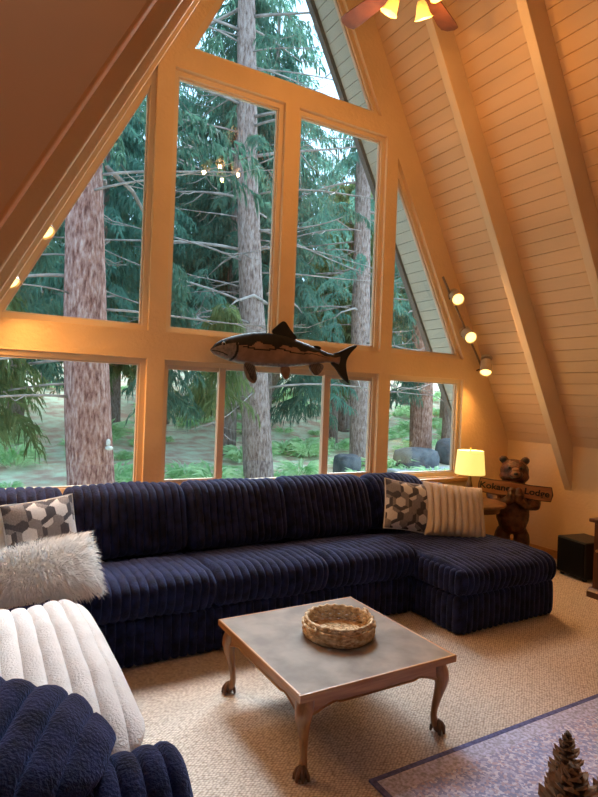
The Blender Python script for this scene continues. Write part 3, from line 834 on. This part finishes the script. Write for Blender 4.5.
# ------------------------------------------------------------------ fish on the beam
fs_ = thing('fish_sculpture', 'dark metal trout sculpture mounted on the window beam', 'wall art', (2.355, 4.455, 2.0), (0, math.radians(1.8), 0))
fs_.scale = (.95, 1, 1)
top = [(-.68, -.045), (-.64, .005), (-.58, .045), (-.50, .080), (-.40, .112), (-.28, .140), (-.15, .152), (0, .148), (.15, .128), (.30, .098), (.42, .068), (.52, .045), (.60, .035), (.66, .050)]
bot = [(-.68, -.060), (-.64, -.090), (-.58, -.108), (-.50, -.125), (-.40, -.138), (-.28, -.146), (-.15, -.146), (0, -.136), (.15, -.118), (.30, -.092), (.42, -.066), (.52, -.048), (.60, -.042), (.66, -.055)]
def interp(c, x):
    for i in range(len(c) - 1):
        if c[i][0] <= x <= c[i + 1][0]:
            f = (x - c[i][0]) / (c[i + 1][0] - c[i][0]); return c[i][1] + (c[i + 1][1] - c[i][1]) * f
    return c[-1][1]
b = MB(); nx = 240; nk = 84
vs = []; 
for i in range(nx + 1):
    x = -.68 + 1.34 * i / nx; t, bo = interp(top, x), interp(bot, x); zc = (t + bo) / 2; hz = max(.004, (t - bo) / 2); hy = min(.055, hz * .55)
    for k in range(nk):
        a = 2 * PI * k / nk; vs.append((x, -hy * math.cos(a), zc + hz * math.sin(a)))
for i in range(nx):
    x = -.68 + 1.34 * (i + .5) / nx
    for k in range(nk):
        a = 2 * PI * (k + .5) / nk; s_ = math.sin(a)
        thr = .28 + .10 * math.sin(x * 21) + .07 * math.sin(x * 47 + 1)
        line = abs(s_ - (.02 + .08 * math.sin(x * 17 + 2))) < .045 and -.4 < x < .5
        mi = 1 if s_ > thr or line else 0
        if x < -.44: mi = 2 if s_ < .45 else 1
        if s_ < -.78: mi = 2
        if x < -.44 and abs(x + .45 + .05 * s_ * s_) < .012: mi = 1
        b.add([vs[i * nk + k], vs[i * nk + (k + 1) % nk], vs[(i + 1) * nk + (k + 1) % nk], vs[(i + 1) * nk + k]], [(0, 1, 2, 3)], mi)
b.build('body', [M['fishbrown'], M['ironblk'], M['fishgrey']], fs_, smooth=180, merge=True)
def fin(name, poly, m, y0=-.008, y1=.008, rays=0, root=None):
    b = MB(); b.prism(chaikin(poly, 2), 'y', y0, y1, 0)
    if rays:
        n = len(poly)
        for k in range(rays):
            t = (k + .5) / rays
            a = Vector(poly[0]).lerp(Vector(poly[1]), t); c = Vector(poly[-1]).lerp(Vector(poly[2]), t) if n == 4 else Vector(poly[2])
            b.tube([(a.x, y0, a.y), (c.x, y0, c.y)], .003, 5, 1)
    return b.build(name, [M[m], M['ironblk']], fs_, smooth=0)
fin('dorsal_fin', [(-.13, .145), (.16, .118), (.17, .150), (.10, .20), (.03, .285), (-.02, .25)], 'ironblk')
fin('adipose_fin', [(.34, .085), (.44, .060), (.45, .085), (.40, .098)], 'ironblk')
fin('pectoral_fin', [(-.39, -.12), (-.28, -.13), (-.235, -.27), (-.275, -.31), (-.36, -.255)][::-1], 'fishgrey', -.055, -.045)
b = MB()
for k in range(6): b.tube([(-.375 + k * .018, -.056, -.14), (-.335 + k * .018, -.057, -.20), (-.30 + k * .010, -.056, -.285 + abs(k - 3) * .008)], .003, 5)
b.build('fin_ray', M['ironblk'], fs_)
fin('pelvic_fin', [(.01, -.125), (.12, -.115), (.115, -.22), (.075, -.245), (.03, -.20)][::-1], 'fishbrown')
fin('anal_fin', [(.30, -.085), (.46, -.055), (.50, -.10), (.40, -.205)][::-1], 'fishgrey')
b = MB()
for k in range(6): b.tube([(.325 + k * .02, -.009, -.085 + k * .005), (.40 + k * .012, -.009, -.185 + k * .014)], .0025, 5)
b.build('fin_ray', M['ironblk'], fs_)
fin('tail_fin', [(.56, -.048), (.58, .042), (.66, .062), (.78, .125), (.86, .152), (.875, .14), (.80, .075), (.745, -.01), (.755, -.10), (.80, -.21), (.79, -.225), (.70, -.17), (.63, -.09)], 'ironblk')
b = MB(); b.lathe([(0, 0), (.020, 0), (.018, .006), (0, .008)], 16, (-.575, -.036, .006), axis=(0, -1, 0)); ey = b.build('eye', M['fishgrey'], fs_)
b = MB(); b.lathe([(0, 0), (.010, 0), (.008, .004), (0, .005)], 12, (-.575, -.044, .006), axis=(0, -1, 0)); b.build('pupil', M['ironblk'], ey)
b = MB(); b.tube([(-.675, -.008, -.055), (-.63, -.028, -.056), (-.58, -.040, -.066), (-.535, -.048, -.085)], .004, 6); b.build('mouth', M['ironblk'], fs_)
for x in (-.30, .25):
    b = MB(); b.box(x - .015, x + .015, .02, .074, -.02, .02); b.build('bracket', M['ironblk'], fs_)

# ------------------------------------------------------------------ ceiling fan with tulip lights
FX0, FY0, FZ = 2.46, 2.95, 4.45
cf = thing('ceiling_fan', 'ceiling fan with reddish wooden blades and lit tulip glass lights', 'fan', (FX0, FY0, FZ))
b = MB(); b.tube([(0, 0, .12), (0, 0, ZT - .5 - FZ)], .014, 12); b.lathe([(.0, ZT - .58 - FZ), (.05, ZT - .57 - FZ), (.07, ZT - .5 - FZ), (0, ZT - .5 - FZ)], 24); b.build('downrod', M['brass'], cf)
b = MB(); b.lathe([(0, -.07), (.07, -.07), (.11, -.05), (.13, 0), (.125, .06), (.08, .11), (.03, .13), (0, .13)], 32); b.build('motor', M['bronze'], cf, smooth=50)
blade0 = None
for k in range(5):
    a = math.radians(95 - 70 + 72 * k) if k else math.radians(25)
    b = MB(); pr = [(.17, -.045), (.30, -.058), (.60, -.072), (.66, -.066), (.685, -.03), (.685, .03), (.66, .066), (.60, .072), (.30, .058), (.17, .045)]
    b.prism(pr, 'z', -.004, .004)
    bl_ = b.build('blade', M['blade'], cf, smooth=0, loc=(0, 0, -.01)); bl_.rotation_euler = (math.radians(12), 0, a)
    b = MB(); b.tube([(.10, 0, -.005), (.16, 0, -.012), (.24, 0, -.008)], [.016, .014, .018], 8); b.build('blade_iron', M['bronze'], bl_)
b = MB(); b.lathe([(0, -.16), (.03, -.155), (.045, -.12), (.05, -.08), (.03, -.07), (0, -.07)], 20); b.build('light_hub', M['brass'], cf, smooth=60)
for k in range(4):
    a = math.radians(25 + 90 * k); d = Vector((math.cos(a), math.sin(a), 0)); b = MB()
    b.tube([d * .03 + Vector((0, 0, -.11)), d * .09 + Vector((0, 0, -.105)), d * .125 + Vector((0, 0, -.12))], .008, 8)
    arm = b.build('light_arm', M['brass'], cf)
    ax = (d * .55 + Vector((0, 0, -1))).normalized(); c = d * .125 + Vector((0, 0, -.115))
    b = MB(); b.lathe([(.022, 0), (.034, .02), (.042, .05), (.048, .08), (.062, .108), (.060, .108), (.046, .08), (.040, .05), (.032, .02), (.020, .002), (.022, 0)], 24, c, axis=ax)
    b.build('glass_shade', M['tulip'], arm, smooth=60)
    b = MB(); b.ell(c + ax * .055, (.02, .02, .026), 12); b.build('bulb', M['bulb'], arm, smooth=60)

# ------------------------------------------------------------------ track lights on the gable rakes
def add_light(name, kind, loc, energy, col, radius=.03, parent=None, aim=None, spot=None, blend=.5):
    l = bpy.data.lights.new(name, kind); l.energy = energy; l.color = col
    if kind in ('POINT', 'SPOT'): l.shadow_soft_size = radius
    if kind == 'SPOT': l.spot_size = spot; l.spot_blend = blend
    o = bpy.data.objects.new(name, l); COL.objects.link(o); o.location = loc
    if aim is not None: o.rotation_euler = (Vector(aim) - Vector(loc)).to_track_quat('-Z', 'Y').to_euler()
    return o
WARM = (1.0, .475, .14)
def track(side, label, aims):
    sx = lambda x: x if side > 0 else 2 * XC - x - .09
    t = thing('track_light', label, 'light', (sx(4.60), 4.40, 2.32))
    base = Vector(t.location)
    def W(x, y, z): return Vector((sx(x), y, z)) - base
    b = MB(); b.tube([W(4.27, 4.47, 2.93), W(4.96, 4.47, 1.93)], .012, 6); b.build('rail', M['railm'], t)
    for (x, z), aim in zip(((4.37, 2.69), (4.575, 2.31), (4.82, 1.955)), aims):
        hd = Vector((sx(x), 4.34, z)); d = (Vector(aim) - hd).normalized()
        b = MB(); c = hd - base
        b.lathe([(0, -.15), (.052, -.15), (.060, -.135), (.062, -.02), (.066, .0), (.068, .012), (.064, .012), (.058, .0), (0, -.004)], 24, c, axis=d)
        b.lathe([(0, -.20), (.058, -.20), (.062, -.19), (.058, -.18), (.012, -.175), (.012, -.15), (0, -.15)], 24, c, axis=d)
        h = b.build('spot_head', M['spotbody'], t, smooth=50)
        b = MB(); b.lathe([(0, .0), (.056, .0), (.045, .012), (0, .018)], 20, c, axis=d); b.build('bulb', M['bulb'], h, smooth=60)
        b = MB(); p = Vector((sx(x + .03 if False else x + .0), 4.47, z + .02)) - base
        b.tube([p, p.lerp(c - d * .07, .6), c - d * .08], .008, 8); b.build('stem', M['bronze'], h)
        add_light('spot_lamp', 'SPOT', hd + d * .03, SPOT_W, WARM, .03, aim=hd + d, spot=math.radians(150), blend=.9)
SPOT_W = 46
track(1, 'track light rail with three lit spot heads on the right slope', [(3.4, 2.6, 1.7), (3.7, 2.4, 1.3), (4.3, 3.9, 0.9)])
track(-1, 'track light rail with spot heads along the left slope behind the beam', [(1.0, 3.2, 1.0), (.7, 3.6, .6), (.5, 4.2, .8)])

# ------------------------------------------------------------------ pine cones on a console beside the camera
cs = thing('console_table', 'dark narrow table below the frame holding the pine cones', 'table', (1.22, .50, 0))
b = MB(); b.box(-.26, .20, -.28, .37, .565, .595); b.build('top', M['walnut'], cs, smooth=0, bevel=.004)
for sx in (-1, 1):
    for sy in (-1, 1):
        b = MB(); b.box(-.03 + sx * .20 - .02, -.03 + sx * .20 + .02, .045 + sy * .29 - .02, .045 + sy * .29 + .02, 0, .565); b.build('leg', M['walnut'], cs, smooth=0)
def cone_mesh(H, R, rows=11, seed=0):
    b = MB(); rng = random.Random(seed)
    b.lathe([(0, 0), (R * .35, H * .05), (R * .45, H * .3), (R * .3, H * .7), (0, H * .98)], 12)
    ga = 2.39996; n = rows * 8
    for k in range(n):
        t = (k + .5) / n; a = k * ga
        prof = math.sin(PI * min(1, .22 + t * .80)) ** .75
        r = R * prof; z = H * (.04 + .93 * t); d = Vector((math.cos(a), math.sin(a), 0)); tn_ = Vector((-d.y, d.x, 0))
        up = .25 + .95 * t; w = R * (.34 - .16 * t); ln = r * .80
        tip = d * r + Vector((0, 0, z + ln * up * .5)); mid = d * (r * .62) + Vector((0, 0, z + ln * up * .12)); bas = d * (R * .12) + Vector((0, 0, z - .001))
        th = Vector((0, 0, R * .07))
        vs = [bas - tn_ * w * .5, bas + tn_ * w * .5, mid - tn_ * w, mid + tn_ * w, tip - tn_ * w * .45, tip + tn_ * w * .45, tip + d * R * .06 + Vector((0, 0, R * .10)),
              bas - tn_ * w * .5 - th, bas + tn_ * w * .5 - th, mid - tn_ * w - th, mid + tn_ * w - th, tip - tn_ * w * .45 - th * 1.6, tip + tn_ * w * .45 - th * 1.6]
        b.add(vs, [(0, 1, 3, 2), (8, 7, 9, 10), (0, 2, 9, 7), (3, 1, 8, 10)], 0)
        b.add(vs, [(2, 3, 5, 4), (4, 5, 6), (10, 9, 11, 12), (4, 6, 11), (6, 5, 12), (6, 12, 11), (2, 4, 11, 9), (5, 3, 10, 12)], 1)
    return b
cones = [((1.235, .825, .595), .258, .046, (0, 0, .3), 1, 'tall upright pine cone rising behind the others at the lower right corner'),
         ((1.125, .75, .595), .262, .072, (.04, -.03, 1.1), 2, 'open brown pine cone in front of the tall one at the bottom edge'),
         ((1.265, .72, .595), .215, .062, (0, .04, 2.0), 3, 'dark pine cone cut off at the lower right corner')]
for loc, H, R, rot, sd, lab in cones:
    tag(cone_mesh(H, R, 12, sd).build('pine_cone', [M['conewood'], M['conetip']], None, smooth=0, loc=loc, rot=rot), lab, 'pine cone', 'pine cones')

# ------------------------------------------------------------------ outside: ground, trees, shrubs
def gz(x, y):
    return -.55 + .075 * max(0, y - 9.5) + .16 * max(0, y - 18) + .12 * noise.noise(Vector((x * .25, y * .25, 0)))
b = MB(); nx, ny = 70, 60; X0, X1, YY0, YY1 = -22, 42, 4.8, 46
for j in range(ny + 1):
    for i in range(nx + 1):
        x = X0 + (X1 - X0) * i / nx; y = YY0 + (YY1 - YY0) * (j / ny) ** 1.4
        b.v.append((x, y, gz(x, y)))
for j in range(ny):
    for i in range(nx): b.f.append((j * (nx + 1) + i, j * (nx + 1) + i + 1, (j + 1) * (nx + 1) + i + 1, (j + 1) * (nx + 1) + i)); b.m.append(0)
struct(b.build('ground', M['ground'], smooth=180))

def foliage(b, heights, rmax, rng, nb, dens=1.0, droop=.55, tw=.015, zc=(0, 0), core=.25):
    """drooping conifer boughs: each bough carries rows of hanging needle strips"""
    for _ in range(nb):
        h = rng.uniform(*heights); a = rng.uniform(0, 2 * PI)
        f = (h - heights[0]) / max(.01, heights[1] - heights[0])
        L = rmax * (1 - .72 * f) * rng.uniform(.7, 1.1); d = Vector((math.cos(a), math.sin(a), 0)); side = Vector((-d.y, d.x, 0))
        n = max(4, int(L * 9 * dens))
        for k in range(n):
            t = core + (1 - core) * (k + rng.random()) / n
            p = Vector((zc[0], zc[1], h)) + d * L * t + Vector((0, 0, .25 * L * t - droop * L * t * t))
            for s in (-1, 1):
                for q in range(2):
                    ln = rng.uniform(.22, .55) * (1.15 - .5 * t)
                    dr = (side * s * rng.uniform(.15, 1) + d * rng.uniform(.1, .7) + Vector((0, 0, -rng.uniform(.25, 1.3)))).normalized()
                    m1 = p + dr * ln * .5; e = p + (dr + Vector((0, 0, -.45))).normalized() * ln
                    wv = dr.cross(Vector((rng.uniform(-1, 1), rng.uniform(-1, 1), rng.uniform(-.4, .4)))).normalized() * tw * rng.uniform(.6, 1.3)
                    o = len(b.v)
                    b.v += [tuple(p - wv * .6), tuple(p + wv * .6), tuple(m1 + wv), tuple(m1 - wv), tuple(e)]
                    b.f += [(o, o + 1, o + 2, o + 3), (o + 3, o + 2, o + 4)]; b.m += [0, 0]
                    # side sprigs
                    for sg in (-1, 1):
                        w2 = wv * sg * 2.0; e2 = m1 + w2 + (e - m1) * .7
                        o = len(b.v); b.v += [tuple(m1 - (e - m1) * .5), tuple(m1 + (e - p) * .1), tuple(e2)]; b.f.append((o, o + 1, o + 2)); b.m.append(0)

def trunk_mesh(pts, rad, n=26, amp=.03, seed=0):
    """pts list of (x,y,z) control, rad list; refined with bark ridges"""
    b = MB(); P = [Vector(p) for p in pts]; K = 70; vs = []
    for i in range(K + 1):
        t = i / K * (len(P) - 1); j = min(int(t), len(P) - 2); f = t - j
        c = P[j].lerp(P[j + 1], f); r = rad[j] + (rad[j + 1] - rad[j]) * f
        for k in range(n):
            a = 2 * PI * k / n
            q = Vector((math.cos(a) * 3.2, math.sin(a) * 3.2, c.z * .55 + seed * 3))
            w = 1 + amp * 2.2 * noise.noise(q) + amp * noise.noise(q * 3)
            vs.append(c + Vector((math.cos(a), math.sin(a), 0)) * r * w)
    fs = [(i * n + k, i * n + (k + 1) % n, (i + 1) * n + (k + 1) % n, (i + 1) * n + k) for i in range(K) for k in range(n)]
    b.add(vs, fs)
    return b
def bare_branch(c, r0, a, L, rng, rb=.02, rise=.1, sag=.35, twigs=5):
    b = MB(); d = Vector((math.cos(a), math.sin(a), 0)); sd = Vector((-d.y, d.x, 0)); n = 9; pts = []
    cu = rng.uniform(-.25, .25)
    for k in range(n + 1):
        t = k / n
        pts.append(Vector(c) + d * (r0 * .8 + L * t) + sd * cu * L * t * t + Vector((0, 0, rise * L * t - sag * L * t * t + .22 * L * t ** 3)))
    b.tube(pts, [rb * (1 - .8 * k / n) for k in range(n + 1)], 5)
    for q in range(twigs):
        k = rng.randint(2, n - 1); p = pts[k]; s = rng.choice((-1, 1)); l = L * rng.uniform(.15, .4)
        dd = (sd * s + d * rng.uniform(.3, 1) + Vector((0, 0, rng.uniform(-.6, .3)))).normalized()
        b.tube([p, p + dd * l * .5 + Vector((0, 0, -.04 * l)), p + dd * l + Vector((0, 0, .08 * l))], [rb * .4, rb * .3, rb * .15], 4)
    return b
def big_tree(label, ctl, rad, bark, seed, nbr, bh, blen, fol, fmat, name='conifer_tree', rb=.02, amp=.03):
    rng = random.Random(seed); base = Vector(ctl[0])
    t = thing(name, label, 'tree', base)
    loc = [Vector(c) - base for c in ctl]
    trunk_mesh(loc, rad, seed=seed, amp=amp).build('trunk', M[bark], t, smooth=180)
    for k in range(nbr):
        h = bh[0] + (bh[1] - bh[0]) * (k + rng.random()) / nbr
        zz = [p.z for p in loc]; j = 0
        while j < len(zz) - 2 and zz[j + 1] < h: j += 1
        f = (h - zz[j]) / (zz[j + 1] - zz[j]); c = loc[j].lerp(loc[j + 1], f); r = rad[j] + (rad[j + 1] - rad[j]) * f
        a = rng.uniform(0, 2 * PI)
        if k % 3: a = rng.choice((0, PI)) + rng.uniform(-.7, .7) - .5
        bare_branch(c, r, a, rng.uniform(*blen), rng, rb * rng.uniform(.5, 1.3), rise=rng.uniform(-.1, .25), sag=rng.uniform(.2, .5)).build('branch', M['twig'], t, smooth=180)
    b = MB()
    for hs, rm, nb, dn in fol:
        foliage(b, hs, rm, rng, nb, dn, core=.42, zc=(loc[len(loc) // 2].x, loc[len(loc) // 2].y))
    tag(b.build('foliage', M[fmat], t, smooth=0), kind='stuff')
    return t
t1 = big_tree('nearest thick reddish trunk seen through the left windows', [(1.50, 8, -.6), (1.43, 8, .45), (1.36, 8, 1.47), (1.285, 8, 2.8), (1.23, 8, 4.1), (1.05, 8, 9)], [.335, .302, .29, .265, .232, .15], 'bark1', 11, 20, (2.0, 6.5), (.9, 2.8), [((5.6, 9), 2.6, 26, .9)], 'leafA', rb=.022)
b = MB(); b.ell((0, 0, 0), (.05, .09, .03), 12); b.ell((-.01, .02, .07), (.03, .05, .05), 10)
o = b.build('bracket_fungus', M['fungus'], t1, smooth=180, loc=(.10, -.30, 1.45))
t2 = big_tree('tall straight trunk in the centre behind the trout sculpture', [(5.46, 11, -.6), (5.31, 11, 1.1), (5.085, 11, 3.63), (4.90, 11, 6.13), (4.76, 11, 9.0), (4.6, 11, 13)], [.335, .307, .256, .217, .19, .12], 'bark2', 12, 52, (2.2, 10.5), (1.2, 4.0), [((6.0, 13), 3.2, 40, .8)], 'leafA', rb=.03)
t3 = big_tree('slim grey trunk seen through the right middle window', [(9.53, 13, -.6), (9.49, 13, .5), (9.39, 13, 3.84), (9.32, 13, 6.77), (9.2, 13, 12)], [.29, .278, .255, .222, .14], 'bark2', 13, 26, (3, 9.5), (1.0, 3.2), [((4.6, 12), 2.8, 40, .9)], 'leafB', rb=.028)
t4 = big_tree('ruddy trunk seen through the small right window below the eave', [(12.70, 14, -.6), (12.67, 14, -.1), (12.635, 14, 2.0), (12.5, 14, 6), (12.3, 14, 11)], [.375, .362, .355, .31, .2], 'barkr', 14, 6, (3, 6), (1.0, 2.4), [((4.0, 10), 2.6, 36, .9)], 'leafB')

# forest behind: three prototypes of conifer, copied
def proto(seed, H, R, nb, low):
    rng = random.Random(seed); b = MB(); foliage(b, (low, H), R, rng, nb, 1.0, tw=.018, core=.12)
    me = b.build('foliage', M['leafA'], None, smooth=0)
    k = MB(); k.tube([(0, 0, 0), (.03, 0, H * .4), (0, .02, H)], [.2, .15, .03], 10)
    tr = k.build('trunk', M['bark2'], None, smooth=180)
    return me, tr
protos = [proto(21, 10, 2.7, 200, 2.9), proto(22, 12, 2.9, 220, 3.4), proto(23, 8, 2.6, 190, 2.4)]
spots = []
rngF = random.Random(5)
cand = [(-6, 15), (-3.2, 17), (-.6, 14.5), (1.2, 19), (2.6, 14), (4.0, 18.5), (6.6, 15.5), (8.2, 19.5), (11.6, 17.5), (14.4, 20), (16.8, 17), (19.5, 20), (23, 22), (12.5, 24), (7.2, 25), (2.6, 25), (-2.2, 24), (-7, 22), (18, 27), (25, 28), (29, 26), (10, 30), (5, 31), (-1, 31), (15, 33), (21, 33), (32, 33), (-11, 19), (-5, 11), (27, 21), (4.4, 21.5), (9.8, 22), (13.2, 19.2), (16.5, 23), (6.0, 20), (0.5, 22), (11, 26), (8.4, 16.8), (20.5, 24)]
labels = ['dark drooping conifer', 'teal green conifer', 'olive green conifer']
first = [True] * 3
leafs = [M['leafA'], M['leafB'], M['leafC']]
for i, (x, y) in enumerate(cand):
    k = i % 3; fo, tr = protos[k]
    t = thing('conifer_tree', labels[k] + ' in the forest behind the near trunks', 'tree', (x, y, gz(x, y) - .05), (0, 0, rngF.uniform(0, 6.28)), 'forest conifers ' + labels[k])
    s = rngF.uniform(.85, 1.25) if i < 30 else rngF.uniform(1.05, 1.3); t.scale = (s, s, s * rngF.uniform(.95, 1.2))
    if first[k]: f, r = fo, tr; first[k] = False
    else:
        f = fo.copy(); r = tr.copy(); COL.objects.link(f); COL.objects.link(r)
    f.parent = t; r.parent = t; f['kind'] = 'stuff'
    f.data.materials[0] = leafs[k]
# low-hanging bough clumps near the windows
def clump(tree, loc, R_, nb, H, m, seed, root):
    """a leafy bough: a branch from the trunk (height `root`) out to loc, with foliage hanging from it"""
    rng = random.Random(seed); base = Vector(tree.location); c = Vector(loc) - base
    b = MB(); foliage(b, (c.z - H * .2, c.z + H), R_, rng, nb, 1.3, droop=.7, tw=.013, core=.05, zc=(c.x, c.y))
    tag(b.build('bough_foliage', M[m], tree, smooth=0), kind='stuff')
    k = MB(); r = Vector((0, 0, root)); top = c + Vector((0, 0, H * .9))
    k.tube([r, r.lerp(top, .35) + Vector((0, 0, .22)), r.lerp(top, .75) + Vector((0, 0, .16)), top], [.04, .032, .02, .008], 6)
    k.build('branch', M['twig'], tree, smooth=180)
clump(t1, (.15, 8.6, 1.55), 1.0, 75, 2.4, 'leafC', 61, 5.0)
clump(t1, (2.75, 9.2, 1.9), .8, 50, 2.0, 'leafA', 62, 5.2)
clump(t2, (3.9, 9.6, 1.75), .8, 55, 1.5, 'leafC', 63, 4.2)
clump(t2, (6.7, 11.4, 1.7), 1.0, 55, 1.9, 'leafA', 64, 4.4)
clump(t3, (8.2, 12.6, 1.9), .9, 45, 2.0, 'leafB', 65, 4.6)
clump(t4, (11.3, 13.4, 2.2), .9, 45, 2.2, 'leafA', 66, 5.0)
clump(t1, (.9, 9.8, 2.4), 1.0, 22, 2.2, 'leafA', 67, 5.6)
clump(t2, (4.6, 12.4, 2.3), 1.1, 24, 2.2, 'leafB', 68, 5.4)

# ferns and shrubs on the forest floor
def shrub_mesh(seed, n=150, r=.45, h=.5):
    rng = random.Random(seed); b = MB()
    for k in range(n):
        a = rng.uniform(0, 2 * PI); q = rng.random() ** .6; p = Vector((math.cos(a) * r * q * .5, math.sin(a) * r * q * .5, rng.uniform(0, h * .4)))
        d = Vector((math.cos(a) * .8, math.sin(a) * .8, rng.uniform(.3, 1.2))).normalized(); l = rng.uniform(.5, 1) * h
        w = d.cross(Vector((rng.uniform(-1, 1), rng.uniform(-1, 1), .3))).normalized() * rng.uniform(.02, .045)
        m1 = p + d * l * .6; e = p + (d + Vector((0, 0, -.4))).normalized() * l * 1.1
        b.add([p, m1 + w, e, m1 - w], [(0, 1, 2, 3)])
    return b
sh = [shrub_mesh(71).build('leafy_shrub', M['fern'], None, smooth=0), shrub_mesh(72, 130, .6, .42).build('leafy_shrub', M['fern'], None, smooth=0), shrub_mesh(73, 170, .5, .7).build('leafy_shrub', M['fern'], None, smooth=0)]
n = 0
for k in range(190):
    x = rngF.uniform(-4, 26); y = rngF.uniform(10.5, 26)
    if x < -1 + (y - 10) * -.3 or x > 4 + y * .8: continue
    if n < 3: o = sh[n]
    else: o = sh[n % 3].copy(); COL.objects.link(o)
    s = rngF.uniform(.4, 1.2); o.location = (x, y, gz(x, y) - .02); o.scale = (s, s, s * rngF.uniform(.7, 1.1)); o.rotation_euler = (0, 0, rngF.uniform(0, 6))
    tag(o, 'low bright green shrub growing on the forest floor beyond the windows', 'shrub', 'shrubs on the forest floor'); n += 1
# stones and slab
def boulder(label, loc, r, rot=(0, 0, 0), name='boulder', m='stone', sq=2.6, cat='stone'):
    b = MB(); N_ = 20; h = N_ // 2; vs = []
    for i in range(h + 1):
        t = PI * i / h
        for k in range(N_):
            a = 2 * PI * k / N_
            u = Vector((math.sin(t) * math.cos(a), math.sin(t) * math.sin(a), -math.cos(t)))
            f = (abs(u.x) ** sq + abs(u.y) ** sq + abs(u.z) ** sq) ** (-1 / sq) * (1 + .05 * noise.noise(u * 3 + Vector(loc)))
            vs.append((u.x * r[0] * f, u.y * r[1] * f, u.z * r[2] * f))
    fs = [(i * N_ + k, i * N_ + (k + 1) % N_, (i + 1) * N_ + (k + 1) % N_, (i + 1) * N_ + k) for i in range(h) for k in range(N_)]
    b.add(vs, fs)
    return tag(b.build(name, M[m], None, smooth=50, loc=loc, rot=rot), label, cat)
boulder('grey squared stone on the ground left of the slim grey trunk', (8.42, 12.0, gz(8.4, 12) + .2), (.30, .3, .36), sq=6)
boulder('dark rounded stone on the ground left of the ruddy trunk', (10.9, 12.2, gz(10.9, 12.2) + .3), (.65, .4, .40), sq=4)
boulder('dark rounded stone on the ground right of the ruddy trunk', (13.2, 13.0, gz(13.2, 13) + .35), (.62, .42, .42), sq=4)
b = MB(); b.box(-2.3, 2.3, -.8, .8, -.08, .14); tag(b.build('stone_slab', M['slab'], None, smooth=0, bevel=.02, loc=(12.0, 11.2, gz(12, 11.2) + .06)), 'long pale flat stone slab lying on the ground outside the right window', 'slab')
boulder('pale bluish boulder on the ground at the far left window', (-.55, 8.8, gz(-.5, 8.8) + .45), (.5, .4, .62), m='slab', sq=3)

# ------------------------------------------------------------------ lights, world, camera
for a in range(4):
    an = math.radians(25 + 90 * a); add_light('fan_lamp', 'POINT', (FX0 + .20 * math.cos(an), FY0 + .20 * math.sin(an), FZ - .26), 12, WARM, .022)
add_light('table_lamp_bulb', 'POINT', (4.36, 4.08, 1.03), 14, (1, .62, .22), .05)
add_light('room_lamp', 'POINT', (3.6, -1.6, 2.6), 9, WARM, .15)
# bright overcast patch of sky ahead of the gable
sun = bpy.data.lights.new('overcast_sun', 'SUN'); sun.energy = 32.0; sun.angle = math.radians(42); sun.color = (.78, .90, 1.0)
o = bpy.data.objects.new('overcast_sun', sun); COL.objects.link(o)
o.rotation_euler = Vector((-.42, -.60, -.70)).to_track_quat('-Z', 'Y').to_euler()

w = bpy.data.worlds.new('sky'); SC.world = w; w.use_nodes = True
bg = w.node_tree.nodes['Background']; bg.inputs[0].default_value = (.52, .74, 1.0, 1); bg.inputs[1].default_value = 3.5

cam = bpy.data.cameras.new('camera'); co = bpy.data.objects.new('camera', cam); COL.objects.link(co); SC.camera = co
cam.sensor_fit = 'HORIZONTAL'; cam.sensor_width = 36; cam.lens = 36 * 570.27 / 598; cam.clip_start = .05; cam.clip_end = 300
yaw, pitch, roll = math.radians(29.9737), math.radians(-.0607), math.radians(2.15195)
fw = Vector((math.sin(yaw) * math.cos(pitch), math.cos(yaw) * math.cos(pitch), math.sin(pitch)))
rt = Vector((math.cos(yaw), -math.sin(yaw), 0)); up = rt.cross(fw)
r2 = rt * math.cos(roll) + up * math.sin(roll); u2 = -rt * math.sin(roll) + up * math.cos(roll)
mw = Matrix((r2, u2, -fw)).transposed().to_4x4(); mw.translation = (0, 0, 1.6); co.matrix_world = mw

SC.view_settings.view_transform = 'Standard'; SC.view_settings.look = 'None'; SC.view_settings.gamma = 1; SC.view_settings.use_curve_mapping = False
SC.view_settings.exposure = 0.0
SC.cycles.max_bounces = 8; SC.cycles.transparent_max_bounces = 16
